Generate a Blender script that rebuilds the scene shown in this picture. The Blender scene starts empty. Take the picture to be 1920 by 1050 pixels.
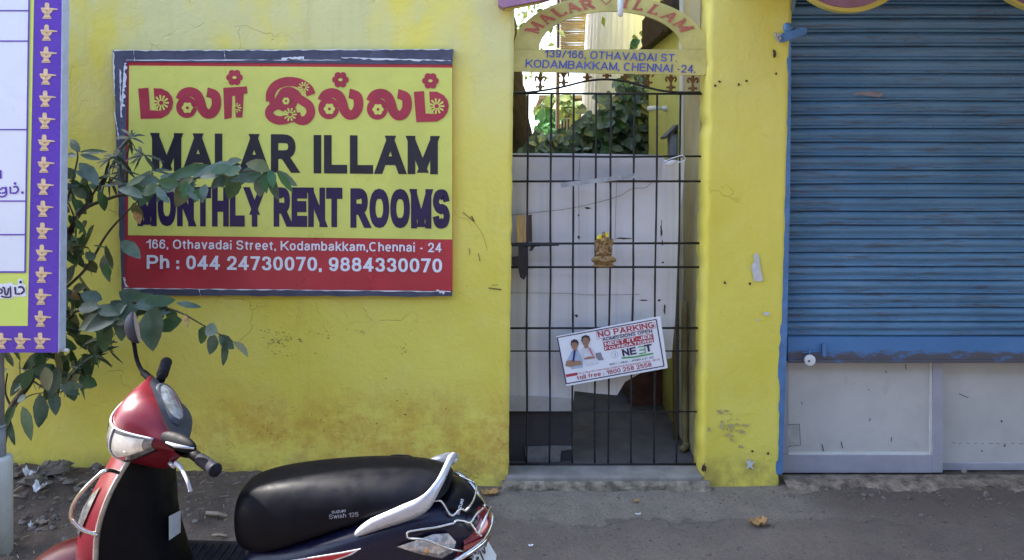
import bpy, math, random
from mathutils import Vector, Matrix, noise as mnoise
R = math.radians
random.seed(7)

# ------------------------------------------------------------------ camera, sky, sun, exposure
sc = bpy.context.scene
CAMZ = 1.75; F = 1500.0; CX = 960.0; CY = 300.0
cam_d = bpy.data.cameras.new("camera"); cam = bpy.data.objects.new("camera", cam_d)
sc.collection.objects.link(cam); sc.camera = cam
cam.location = (0, 0, CAMZ); cam.rotation_euler = (R(90), 0, 0)
cam_d.sensor_width = 36; cam_d.lens = F / 1920 * 36
cam_d.shift_y = -(525 - CY) / 1920
cam_d.clip_start = .05; cam_d.clip_end = 2000

SUN = Vector((-.86, .34, .80)).normalized()
w = bpy.data.worlds.new("World"); sc.world = w; w.use_nodes = True
nt = w.node_tree; bg = nt.nodes["Background"]
sky = nt.nodes.new("ShaderNodeTexSky"); sky.sky_type = 'NISHITA'; sky.sun_disc = False
sky.sun_elevation = math.asin(SUN.z); sky.sun_rotation = math.atan2(SUN.x, SUN.y)
sky.air_density = 1.0; sky.dust_density = 1.5; sky.ozone_density = 0.9
nt.links.new(sky.outputs[0], bg.inputs[0]); bg.inputs[1].default_value = .12
sl = bpy.data.lights.new("sun", 'SUN'); sl.energy = 3.2; sl.angle = R(.5); sl.color = (1, .95, .87)
so = bpy.data.objects.new("sun", sl); sc.collection.objects.link(so)
so.rotation_euler = SUN.to_track_quat('Z', 'Y').to_euler(); so.location = (0, 0, 20)
vs = sc.view_settings; vs.view_transform = 'Standard'; vs.look = 'None'; vs.gamma = 1
vs.exposure = 2.82

# ------------------------------------------------------------------ helpers
C = sc.collection
def P(px, py, d): return Vector(((px - CX) / F * d, d, CAMZ - (py - CY) / F * d))
def lin(r, g, b):
    f = lambda c: (c / 255 / 12.92) if c / 255 <= .04045 else ((c / 255 + .055) / 1.055) ** 2.4
    return (f(r), f(g), f(b))
def tag(o, label=None, cat=None, group=None, kind=None):
    if label: o['label'] = label
    if cat: o['category'] = cat
    if group: o['group'] = group
    if kind: o['kind'] = kind
    return o
def thing(name, loc, label, cat, group=None):
    o = bpy.data.objects.new(name, None); C.objects.link(o); o.location = loc; o.empty_display_size = .1
    return tag(o, label, cat, group)
def wloc(o):
    v = Vector(o.location)
    while o.parent: o = o.parent; v += Vector(o.location)
    return v

class MB:
    def __init__(s): s.v = []; s.f = []; s.cuts = []
    def add(s, vs, fs):
        n = len(s.v); s.v += [Vector(v) for v in vs]; s.f += [tuple(i + n for i in f) for f in fs]; return s
    def box(s, a, b):
        x0, y0, z0 = a; x1, y1, z1 = b
        return s.add([(x0,y0,z0),(x1,y0,z0),(x1,y1,z0),(x0,y1,z0),(x0,y0,z1),(x1,y0,z1),(x1,y1,z1),(x0,y1,z1)],
                     [(0,3,2,1),(4,5,6,7),(0,1,5,4),(1,2,6,5),(2,3,7,6),(3,0,4,7)])
    def poly(s, pts):
        return s.add(pts, [tuple(range(len(pts)))])
    def prism(s, pts, dv):
        n = len(pts); pts = [Vector(p) for p in pts]; dv = Vector(dv)
        return s.add(pts + [p + dv for p in pts], [tuple(range(n)), tuple(range(2*n-1, n-1, -1))] +
                     [(i, i+n, (i+1) % n + n, (i+1) % n) for i in range(n)])
    def tube(s, pts, r, n=8, cap=True):
        pts = [Vector(p) for p in pts]; m = len(pts)
        rs = r if isinstance(r, (list, tuple)) else [r]*m
        up = None; rings = []
        for i, p in enumerate(pts):
            t = (pts[min(i+1, m-1)] - pts[max(i-1, 0)]).normalized()
            if up is None: up = Vector((0, 0, 1)) if abs(t.z) < .9 else Vector((1, 0, 0))
            a = t.cross(up).normalized(); up = a.cross(t).normalized()
            rings.append([p + (a*math.cos(2*math.pi*k/n) + up*math.sin(2*math.pi*k/n))*rs[i] for k in range(n)])
        return s.loft(rings, caps=cap)
    def loft(s, rings, closed=True, caps=False):
        n = len(rings[0]); m = len(rings); fs = []
        for i in range(m-1):
            for k in range(n if closed else n-1):
                k2 = (k+1) % n
                fs.append((i*n+k, i*n+k2, (i+1)*n+k2, (i+1)*n+k))
        if caps: fs += [tuple(range(n-1, -1, -1)), tuple(range((m-1)*n, m*n))]
        return s.add([p for r in rings for p in r], fs)
    def ell(s, c, a, b, cc, n=16, m=10):
        c, a, b, cc = map(Vector, (c, a, b, cc)); rings = []
        for i in range(m+1):
            t = math.pi*(i+.001)/(m+.002)
            rings.append([c + cc*math.cos(t) + (a*math.cos(2*math.pi*k/n) + b*math.sin(2*math.pi*k/n))*math.sin(t) for k in range(n)])
        return s.loft(rings, caps=True)
    def build(s, name, mat, parent=None, smooth=False, sub=0, bevel=0, base=None, mats=None):
        if parent is not None: b = wloc(parent)
        elif base is not None: b = Vector(base)
        else:
            xs = [v.x for v in s.v]; ys = [v.y for v in s.v]; zs = [v.z for v in s.v]
            b = Vector(((min(xs)+max(xs))/2, (min(ys)+max(ys))/2, min(zs)))
        me = bpy.data.meshes.new(name); me.from_pydata([v - b for v in s.v], [], s.f); me.update()
        if mats is not None:
            for m in mats[0]: me.materials.append(m)
            for i, p in enumerate(me.polygons): p.material_index = mats[1][i]
        else: me.materials.append(mat)
        if smooth: me.polygons.foreach_set('use_smooth', [True]*len(me.polygons))
        o = bpy.data.objects.new(name, me); C.objects.link(o)
        if parent is not None: o.parent = parent
        else: o.location = b
        if bevel:
            bv = o.modifiers.new('b', 'BEVEL'); bv.width = bevel; bv.segments = 2; bv.limit_method = 'ANGLE'
        if sub:
            ss = o.modifiers.new('s', 'SUBSURF'); ss.levels = sub; ss.render_levels = sub
        return o

def spline(pts, n=8):
    pts = [Vector(p) for p in pts]; out = []; m = len(pts)
    for i in range(m-1):
        p0, p1, p2, p3 = pts[max(i-1,0)], pts[i], pts[i+1], pts[min(i+2,m-1)]
        for k in range(n):
            t = k/n
            out.append(.5*((2*p1) + (p2-p0)*t + (2*p0-5*p1+4*p2-p3)*t*t + (3*p1-p0-3*p2+p3)*t**3))
    out.append(pts[-1]); return out

# flat lettering and print, drawn on a vertical plane at distance d (a sheet's own plane)
class Flat:
    def __init__(s, d): s.d = d; s.mb = MB(); s.k = 0; s.cuts = []
    def cut(s): s.cuts.append(len(s.mb.f))
    def _d(s): s.k += 1; return s.d - (s.k % 40)*.00004
    def poly(s, pts):
        d = s._d(); s.mb.poly([P(x, y, d) for x, y in pts]); return s
    def disc(s, cx, cy, rx, ry=None, n=20):
        ry = ry or rx
        return s.poly([(cx+rx*math.cos(2*math.pi*k/n), cy+ry*math.sin(2*math.pi*k/n)) for k in range(n)])
    def ring(s, cx, cy, rx, ry, wd, a0=0, a1=360, n=28):
        return s.stroke([(cx+rx*math.cos(R(a0+(a1-a0)*k/n)), cy+ry*math.sin(R(a0+(a1-a0)*k/n))) for k in range(n+1)], wd, False)
    def flower(s, cx, cy, r, petals=6, core=.3, pr=.42):
        s.disc(cx, cy, r*.55)
        for k in range(petals):
            a = 2*math.pi*k/petals
            s.disc(cx+math.cos(a)*r*.62, cy+math.sin(a)*r*.62, r*pr, n=12)
        return s
    def daisy(s, cx, cy, r, petals=10):
        s.disc(cx, cy, r*.4, n=12)
        for k in range(petals):
            a = 2*math.pi*k/petals; c, q = math.cos(a), math.sin(a)
            s.poly([(cx+c*r*.3-q*r*.07, cy+q*r*.3+c*r*.07), (cx+c*r*.95-q*r*.14, cy+q*r*.95+c*r*.14),
                    (cx+c*r*1.05, cy+q*r*1.05), (cx+c*r*.95+q*r*.14, cy+q*r*.95-c*r*.14), (cx+c*r*.3+q*r*.07, cy+q*r*.3-c*r*.07)])
        return s
    def stroke(s, pts, wd, smooth=True):
        if smooth and len(pts) > 2:
            pts = [(p.x, p.y) for p in spline([(x, y, 0) for x, y in pts], 6)]
        d = s._d(); L = []; Rr = []; m = len(pts)
        for i in range(m):
            ax, ay = pts[max(i-1,0)]; bx, by = pts[min(i+1,m-1)]
            l = math.hypot(bx-ax, by-ay) or 1; nx, ny = -(by-ay)/l*wd/2, (bx-ax)/l*wd/2
            L.append(P(pts[i][0]+nx, pts[i][1]+ny, d)); Rr.append(P(pts[i][0]-nx, pts[i][1]-ny, d))
        s.mb.loft([L, Rr], closed=False); return s
    def build(s, name, mat, parent):
        c = sorted(set([0]+s.cuts+[len(s.mb.f)])); o = None
        for a, b in zip(c, c[1:]):
            m = MB()
            for f in s.mb.f[a:b]: m.poly([s.mb.v[i] for i in f])
            o = m.build(name, mat, parent)
        return o

# lettering drawn stroke by stroke: each glyph is (width, strokes); L = straight, ends squared; C = curve
def _arc(cx, cy, rx, ry, a0, a1, n=14):
    o = []
    for k in range(n+1):
        a = R(a0+(a1-a0)*k/n); c, s = math.cos(a), math.sin(a); e = .86
        o.append((cx+rx*math.copysign(abs(c)**e, c), cy+ry*math.copysign(abs(s)**e, s)))
    return ('C', o)
def _bowl(x0, xs, xr, y0, y1):
    o = [(x0, y1), (xs, y1)]
    for k in range(1, 10):
        a = R(90-18*k); o.append((xs+(xr-xs)*math.cos(a)**.85, (y0+y1)/2+(y1-y0)/2*math.copysign(abs(math.sin(a))**.85, math.sin(a))))
    return ('C', o+[(xs, y0), (x0, y0)])
def _sp(*p): return ('C', [(q.x, q.y) for q in spline([(x, y, 0) for x, y in p], 4)])
def _l(*p): return ('L', list(p))
def _S(h): return _sp(*[(x, y*h) for x, y in ((.96,.76),(.8,.96),(.5,1),(.17,.94),(.03,.75),(.2,.57),(.5,.5),(.82,.43),(.97,.25),(.84,.06),(.5,0),(.17,.05),(.02,.24))])
_o = lambda h=1: _arc(.5, h/2, .5, h/2, 0, 360, 24)
GL = {'A': (.80, [_l((0,0),(.5,1)), _l((.5,1),(1,0)), _l((.22,.30),(.78,.30))]), 'B': (.68, [_l((0,0),(0,1)), _bowl(0,.5,.94,.53,1), _bowl(0,.5,1,0,.53)]),
 'C': (.74, [_arc(.5,.5,.5,.5,48,312,20)]), 'D': (.72, [_l((0,0),(0,1)), _bowl(0,.4,1,0,1)]), 'E': (.62, [_l((0,0),(0,1)), _l((0,1),(1,1)), _l((0,.52),(.92,.52)), _l((0,0),(1,0))]),
 'F': (.58, [_l((0,0),(0,1)), _l((0,1),(1,1)), _l((0,.5),(.88,.5))]), 'G': (.76, [_arc(.5,.5,.5,.5,48,330,20), _l((.62,.44),(1,.44)), _l((1,.44),(1,.08))]), 'H': (.70, [_l((0,0),(0,1)), _l((1,0),(1,1)), _l((0,.52),(1,.52))]),
 'I': (.0, [_l((0,0),(0,1))]), 'J': (.5, [_sp((1,1),(1,.6),(1,.22),(.8,.02),(.4,.0),(.08,.12),(.02,.3))]), 'K': (.74, [_l((0,0),(0,1)), _l((.98,1),(.08,.38)), _l((.36,.58),(1,0))]),
 'L': (.58, [_l((0,0),(0,1)), _l((0,0),(1,0))]), 'M': (.84, [_l((0,0),(0,1)), _l((1,0),(1,1)), _l((0,1),(.5,.05)), _l((1,1),(.5,.05))]), 'N': (.70, [_l((0,0),(0,1)), _l((1,0),(1,1)), _l((0,1),(1,0))]),
 'O': (.80, [_o()]), 'P': (.66, [_l((0,0),(0,1)), _bowl(0,.5,1,.44,1)]), 'R': (.70, [_l((0,0),(0,1)), _bowl(0,.5,.95,.46,1), _l((.5,.46),(1,0))]), 'S': (.68, [_S(1)]), 'T': (.66, [_l((.5,0),(.5,1)), _l((0,1),(1,1))]),
 'U': (.70, [_sp((0,1),(0,.6),(0,.3),(.15,.05),(.5,0),(.85,.05),(1,.3),(1,.6),(1,1))]), 'V': (.76, [_l((0,1),(.5,0)), _l((1,1),(.5,0))]), 'Y': (.76, [_l((0,1),(.5,.42)), _l((1,1),(.5,.42)), _l((.5,0),(.5,.45))]), 'Z': (.64, [_l((0,1),(1,1)), _l((1,1),(0,0)), _l((0,0),(1,0))]),
 '0': (.52, [_o()]), '1': (.30, [_l((1,0),(1,1)), _l((1,.93),(.0,.70))]), '2': (.52, [_sp((.02,.68),(.12,.92),(.5,1),(.88,.92),(.98,.7),(.84,.48),(.4,.22),(.04,.0)), _l((0,0),(1,0))]),
 '3': (.52, [_sp((.03,.74),(.15,.95),(.5,1),(.85,.92),(.93,.74),(.8,.57),(.45,.52)), _sp((.45,.52),(.85,.46),(1,.26),(.86,.06),(.5,0),(.14,.06),(.0,.26))]), '4': (.56, [_l((.74,0),(.74,1)), _l((.74,1),(.02,.26)), _l((0,.26),(1,.26))]),
 '5': (.52, [_l((.14,1),(.92,1)), _l((.16,1),(.06,.5)), _sp((.06,.5),(.3,.64),(.65,.63),(.95,.48),(1,.3),(.86,.06),(.5,0),(.14,.06),(.0,.25))]), '6': (.52, [_arc(.5,.31,.5,.31,0,360,20), _sp((.0,.32),(.05,.7),(.25,.95),(.55,1),(.85,.92),(.95,.77))]),
 '7': (.50, [_l((0,1),(1,1)), _l((.98,1),(.34,0))]), '8': (.52, [_arc(.5,.27,.5,.27,0,360,20), _arc(.5,.765,.43,.235,0,360,20)]), '9': (.52, [_arc(.5,.69,.5,.31,0,360,20), _sp((1,.68),(.95,.3),(.75,.05),(.45,0),(.15,.08),(.05,.23))]),
 'a': (.50, [_sp((.06,.52),(.2,.68),(.5,.72),(.82,.66),(.93,.5),(.93,.25),(1,.0)), _sp((.93,.42),(.5,.38),(.12,.32),(.0,.17),(.14,.02),(.45,.0),(.78,.08),(.93,.25))]), 'b': (.52, [_l((0,0),(0,1)), _o(.72)]), 'c': (.48, [_arc(.5,.36,.5,.36,45,315,18)]),
 'd': (.52, [_l((1,0),(1,1)), _o(.72)]), 'e': (.50, [_arc(.5,.36,.5,.36,0,318,20), _l((.05,.36),(.95,.36))]), 'f': (.26, [_sp((.35,0),(.35,.5),(.36,.82),(.55,.98),(1,1)), _l((0,.70),(1,.70))]), 'g': (.52, [_o(.72), _sp((1,.72),(1,.2),(.95,-.15),(.6,-.24),(.1,-.18))]),
 'h': (.48, [_l((0,0),(0,1)), _sp((0,.45),(.2,.66),(.55,.72),(.88,.64),(1,.42),(1,.2),(1,0))]), 'i': (.0, [_l((0,0),(0,.63)), _l((0,.985),(0,1.0))]), 'k': (.48, [_l((0,0),(0,1)), _l((.95,.74),(.08,.26)), _l((.38,.44),(1,0))]), 'l': (.0, [_l((0,0),(0,1))]),
 'm': (.82, [_l((0,0),(0,.72)), _sp((0,.45),(.1,.66),(.28,.72),(.44,.64),(.5,.42),(.5,.2),(.5,0)), _sp((.5,.45),(.6,.66),(.78,.72),(.94,.64),(1,.42),(1,.2),(1,0))]), 'n': (.48, [_l((0,0),(0,.72)), _sp((0,.45),(.2,.66),(.55,.72),(.88,.64),(1,.42),(1,.2),(1,0))]),
 'o': (.52, [_o(.72)]), 'r': (.28, [_l((0,0),(0,.72)), _sp((0,.42),(.25,.64),(.6,.71),(1,.70))]), 's': (.46, [_S(.72)]), 't': (.26, [_sp((.4,.94),(.4,.5),(.4,.18),(.6,.02),(1,.0)), _l((0,.70),(1,.70))]), 'u': (.48, [_l((1,0),(1,.72)), _sp((0,.72),(0,.4),(.05,.14),(.35,.0),(.75,.05),(1,.28))]), 'v': (.48, [_l((0,.72),(.5,0)), _l((1,.72),(.5,0))]), 'w': (.7, [_l((0,.72),(.25,0)), _l((.5,.72),(.25,0)), _l((.5,.72),(.75,0)), _l((1,.72),(.75,0))]), 'x': (.46, [_l((0,.72),(1,0)), _l((1,.72),(0,0))]), 'y': (.48, [_l((0,.72),(.5,0)), _l((1,.72),(.35,-.2))]), 'z': (.44, [_l((0,.7),(1,.7)), _l((1,.7),(0,0)), _l((0,0),(1,0))]),
 '.': (.0, [_l((0,0),(0,.03))]), ',': (.0, [_l((0,0),(0,.03)), ('C', [(.0,.0),(-.02,-.10),(-.06,-.2)])]), ':': (.0, [_l((0,0),(0,.03)), _l((0,.50),(0,.55))]), '-': (.26, [('C', [(0,.36),(1,.36)])]), '/': (.34, [_l((0,0),(1,1))]), '+': (.4, [('C', [(0,.4),(1,.4)]), ('C', [(.5,.1),(.5,.7)])]), '&': (.6, [_arc(.4,.75,.26,.25,0,360), _arc(.4,.25,.4,.25,0,360), _l((.2,.6),(1,0))])}
def _clip(poly, lo, hi):
    for lim, sg in ((lo, 1), (hi, -1)):
        out = []
        for i in range(len(poly)):
            a, b = poly[i-1], poly[i]; ia, ib = sg*(a[1]-lim) >= 0, sg*(b[1]-lim) >= 0
            if ia != ib:
                t = (lim-a[1])/(b[1]-a[1]); out.append((a[0]+(b[0]-a[0])*t, lim))
            if ib: out.append(b)
        poly = out
        if len(poly) < 3: return []
    return poly
def text(t, bl, br, up, d, mb, bold=0.0, gap=.13, pt=None):
    """a line of writing whose baseline runs bl->br and whose capitals are as tall as up"""
    wv = .125+bold*2.6; wh = wv*.80
    aw = lambda ch: .40 if ch == ' ' else GL[ch][0]+wv
    tot = sum(aw(ch)+(gap if ch != ' ' else 0) for ch in t)-gap
    hpx = math.hypot(*up); wpx = math.hypot(br[0]-bl[0], br[1]-bl[1]); sx = wpx/tot/hpx     # horizontal squeeze
    wx = wv; x = 0.; k = 0; cam0 = Vector((0, 0, CAMZ)); asp = sx
    for ch in t:
        if ch == ' ': x += .40; mb.cuts.append(len(mb.f)); continue
        g, strokes = GL[ch]; inset = lambda p: (x+wx/2+p[0]*g, wh/2+p[1]*(1-wh))
        for typ, pts in strokes:
            q = [inset(p) for p in pts]; m = len(q); polys = []
            if typ == 'L':
                for i in range(m-1):
                    (ax, ay), (bx, by) = q[i], q[i+1]; dx, dy = (bx-ax)*asp, by-ay; l = math.hypot(dx, dy) or 1; dx, dy = dx/l, dy/l
                    vert = abs(dy) > .3; e = wx*.5*asp if not vert else (wh*.5 if abs(dx) < .05 else wh*.9)
                    thick = wx*asp*dy*dy+wh*dx*dx
                    nx_, ny_ = -dy*thick/2, dx*thick/2; A = (ax-dx*e/asp, ay-dy*e); B = (bx+dx*e/asp, by+dy*e)
                    pl_ = [(A[0]+nx_/asp, A[1]+ny_), (B[0]+nx_/asp, B[1]+ny_), (B[0]-nx_/asp, B[1]-ny_), (A[0]-nx_/asp, A[1]-ny_)]
                    lo = min(0, min(p[1] for p in q)-wh/2); hi = max(q[i][1], q[i+1][1])+wh/2 if vert else 9
                    if vert: lo = min(q[i][1], q[i+1][1])-wh/2
                    pl_ = _clip(pl_, lo, hi)
                    if pl_: polys.append(pl_)
            else:
                Lp, Rp = [], []; closed = m > 3 and abs(q[0][0]-q[-1][0])+abs(q[0][1]-q[-1][1]) < 1e-6
                for i in range(m):
                    a = q[i-1] if i else (q[-2] if closed else q[0]); b = q[i+1] if i < m-1 else (q[1] if closed else q[-1])
                    dx, dy = (b[0]-a[0])*asp, b[1]-a[1]; l = math.hypot(dx, dy) or 1; dx, dy = dx/l, dy/l; thick = wx*asp*dy*dy+wh*dx*dx
                    Lp.append((q[i][0]-dy*thick/2/asp, q[i][1]+dx*thick/2)); Rp.append((q[i][0]+dy*thick/2/asp, q[i][1]-dx*thick/2))
                polys = [[Lp[i], Lp[i+1], Rp[i+1], Rp[i]] for i in range(m-1)]
            k += 1
            for pl_ in polys:
                o = []
                for X, Y in pl_:
                    u = X/tot; pp = (bl[0]+(br[0]-bl[0])*u+up[0]*Y, bl[1]+(br[1]-bl[1])*u+up[1]*Y)
                    v = pt(*pp) if pt else P(pp[0], pp[1], d)
                    o.append(v+(cam0-v).normalized()*(k % 9)*.00004)
                mb.poly(o)
        x += aw(ch)+gap
    return mb
def line(parent, name, mt, *a, **k):
    mb = MB(); text(a[0], a[1], a[2], a[3], a[4], mb, *a[5:], **k); c = sorted(set([0]+mb.cuts+[len(mb.f)]))
    for i, j in zip(c, c[1:]):            # one part per word
        m = MB()
        for f in mb.f[i:j]: m.poly([mb.v[q] for q in f])
        o = m.build(name, mt, parent)
    return o

# ------------------------------------------------------------------ materials
class NT:
    def __init__(s, name):
        s.m = bpy.data.materials.new(name); s.m.use_nodes = True; s.t = s.m.node_tree
        s.b = s.t.nodes["Principled BSDF"]; s.pos = s.n("ShaderNodeNewGeometry").outputs["Position"]
    def n(s, typ, **kw):
        x = s.t.nodes.new(typ)
        for k, v in kw.items(): setattr(x, k, v)
        return x
    def l(s, a, b): s.t.links.new(a, b)
    def val(s, inp, v):
        if hasattr(v, 'links') or isinstance(v, bpy.types.NodeSocket): s.l(v, inp)
        else: inp.default_value = v
    def noise(s, scale, detail=4, rough=.6, stretch=(1,1,1), off=(0,0,0), dist=0):
        mp = s.n("ShaderNodeMapping"); s.l(s.pos, mp.inputs[0]); mp.inputs["Scale"].default_value = stretch; mp.inputs["Location"].default_value = off
        t = s.n("ShaderNodeTexNoise"); s.l(mp.outputs[0], t.inputs["Vector"])
        t.inputs["Scale"].default_value = scale; t.inputs["Detail"].default_value = detail; t.inputs["Roughness"].default_value = rough
        t.inputs["Distortion"].default_value = dist
        return t.outputs["Fac"]
    def ramp(s, x, a, b, lo=0., hi=1.):
        r = s.n("ShaderNodeMapRange"); s.val(r.inputs[0], x); r.inputs[1].default_value = a; r.inputs[2].default_value = b
        r.inputs[3].default_value = lo; r.inputs[4].default_value = hi; r.interpolation_type = 'SMOOTHSTEP'; return r.outputs[0]
    def math(s, op, a, b=0.):
        m = s.n("ShaderNodeMath", operation=op); s.val(m.inputs[0], a); s.val(m.inputs[1], b); return m.outputs[0]
    def mix(s, f, a, b, mode='MIX'):
        m = s.n("ShaderNodeMix", data_type='RGBA', blend_type=mode); s.val(m.inputs[0], f)
        s.val(m.inputs[6], a if not isinstance(a, tuple) else (*a[:3], 1)); s.val(m.inputs[7], b if not isinstance(b, tuple) else (*b[:3], 1)); return m.outputs[2]
    def xyz(s):
        x = s.n("ShaderNodeSeparateXYZ"); s.l(s.pos, x.inputs[0]); return x.outputs
    def band(s, v, a, b, c, d): return s.math('MULTIPLY', s.ramp(v, a, b), s.ramp(v, c, d, 1, 0))
    def col(s, c): s.val(s.b.inputs["Base Color"], c if not isinstance(c, tuple) else (*c[:3], 1)); return s
    def rough(s, r): s.val(s.b.inputs["Roughness"], r); return s
    def metal(s, r): s.val(s.b.inputs["Metallic"], r); return s
    def coat(s, r, cr=.05): s.b.inputs["Coat Weight"].default_value = r; s.b.inputs["Coat Roughness"].default_value = cr; return s
    def bump(s, h, strength=.3, dist=.01):
        b = s.n("ShaderNodeBump"); b.inputs["Strength"].default_value = strength; b.inputs["Distance"].default_value = dist
        s.val(b.inputs["Height"], h); s.l(b.outputs[0], s.b.inputs["Normal"]); return s

_mats = {}
def mat(name, c, rough=.6, var=.15, scale=6, metal=0, coat=0, bump=0, bscale=40, dirt=0, dirtc=(.08,.06,.045), stretch=(1,1,1), spec=None):
    """plain procedural paint, cloth or metal: uneven tone, some grime, a little relief"""
    if name in _mats: return _mats[name]
    n = NT(name); a = tuple(x*(1-var) for x in c); b = tuple(min(1, x*(1+var)) for x in c)
    col = n.mix(n.ramp(n.noise(scale, 5, .65, stretch), .3, .7), a, b)
    if dirt: col = n.mix(n.math('MULTIPLY', n.ramp(n.noise(scale*2.3, 6, .7, stretch, (3,1,7)), .55, .75), dirt), col, dirtc)
    n.col(col); n.rough(n.ramp(n.noise(scale*1.7, 4), .3, .7, max(0, rough-.1), min(1, rough+.1))); n.metal(metal)
    if coat: n.coat(coat)
    if spec is not None: n.b.inputs["Specular IOR Level"].default_value = spec
    if bump: n.bump(n.noise(bscale, 5, .6, stretch), bump, .004)
    _mats[name] = n.m; return n.m

def plaster(name, base, stain=True):
    n = NT(name); x, y, z = n.xyz()
    big = n.noise(.9, 4, .55, (1, 1, .7)); mid = n.noise(4.5, 6, .65); fine = n.noise(26, 6, .7)
    pale = tuple(min(1, b*.25+q*.75) for b, q in zip((.75, .74, .42), base)); deep = (base[0]*.93, base[1]*.89, base[2]*.6)
    c = n.mix(n.ramp(big, .35, .65), deep, base)
    c = n.mix(n.math('MULTIPLY', n.ramp(mid, .45, .72), .35), c, pale)
    # paler towards the top: overhead light painted into the colour, plus lime fade patches
    c = n.mix(n.math('MULTIPLY', n.math('MULTIPLY', n.ramp(z, 1.5, 2.6), n.ramp(n.noise(2.2, 4, .6, (1,1,.5), (5,0,2)), .35, .6)), .8 if stain else .25), c, (.64, .62, .33))
    # vertical rain streaks
    st = n.math('MULTIPLY', n.ramp(n.noise(7, 4, .6, (1, 1, .12)), .55, .75), .16)
    c = n.mix(st, c, (.30, .26, .07))
    if stain:
        m = n.math('MULTIPLY', n.band(z, -.05, .12, .28, .62), n.ramp(n.noise(3.0, 7, .72, (1,1,1.5), (1,2,3)), .34, .56))
        m = n.math('MULTIPLY', m, n.ramp(x, -2.3, -1.5))
        m = n.math('MULTIPLY', m, n.ramp(n.noise(17, 7, .75, (1,1,.8), (3,3,3)), .3, .62, .25, 1))
        c = n.mix(n.math('MULTIPLY', m, .70), c, (.56, .30, .05))
        c = n.mix(n.math('MULTIPLY', n.math('MULTIPLY', m, n.ramp(n.noise(30, 5, .7), .58, .68)), .7), c, (.24, .13, .05))
    # splash dirt at the foot
    m = n.math('MULTIPLY', n.ramp(z, .02, .22, 1, 0), n.ramp(n.noise(6, 6, .7, (1,1,1), (9,0,0)), .35, .65))
    c = n.mix(n.math('MULTIPLY', m, .6), c, (.24, .17, .07))
    # specks and hairline scratches
    c = n.mix(n.math('MULTIPLY', n.ramp(n.noise(55, 3, .5, (1,1,.7)), .72, .80), .5), c, (.16, .13, .05))
    c = n.mix(n.math('MULTIPLY', n.ramp(n.noise(15, 5, .6, (1,1,2.5), (2,2,2), 1.5), .70, .76), .35), c, (.20, .17, .06))
    n.col(c); n.rough(.85); n.b.inputs["Specular IOR Level"].default_value = .25
    vo = n.n("ShaderNodeTexVoronoi", feature='DISTANCE_TO_EDGE'); wp = n.n("ShaderNodeVectorMath", operation='ADD'); nz = n.n("ShaderNodeTexNoise"); nz.inputs["Scale"].default_value = 2.2; nz.inputs["Detail"].default_value = 5
    n.l(n.pos, nz.inputs["Vector"]); n.l(n.pos, wp.inputs[0]); n.l(nz.outputs["Color"], wp.inputs[1]); n.l(wp.outputs[0], vo.inputs["Vector"]); vo.inputs["Scale"].default_value = 2.1
    cr = n.math('MULTIPLY', n.ramp(vo.outputs["Distance"], .0, .012, 1, 0), n.ramp(n.noise(1.7, 3, .6, (1,1,1), (4,8,1)), .52, .62))
    c = n.mix(n.math('MULTIPLY', cr, .14), c, (.22, .17, .05)); n.col(c)
    h = n.math('ADD', n.math('MULTIPLY', mid, .8), n.math('SUBTRACT', n.math('MULTIPLY', fine, .35), n.math('MULTIPLY', cr, .3)))
    n.bump(h, .8, .014); return n.m

M = {}
M['yellow'] = plaster('yellow_plaster', (.80, .705, .15))
M['pillar'] = plaster('yellow_pillar_plaster', (.73, .65, .13), False)
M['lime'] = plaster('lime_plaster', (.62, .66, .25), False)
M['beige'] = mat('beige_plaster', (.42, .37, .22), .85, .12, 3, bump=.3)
M['white_wall'] = mat('white_wash', (.7, .7, .66), .8, .1, 5)

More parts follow.
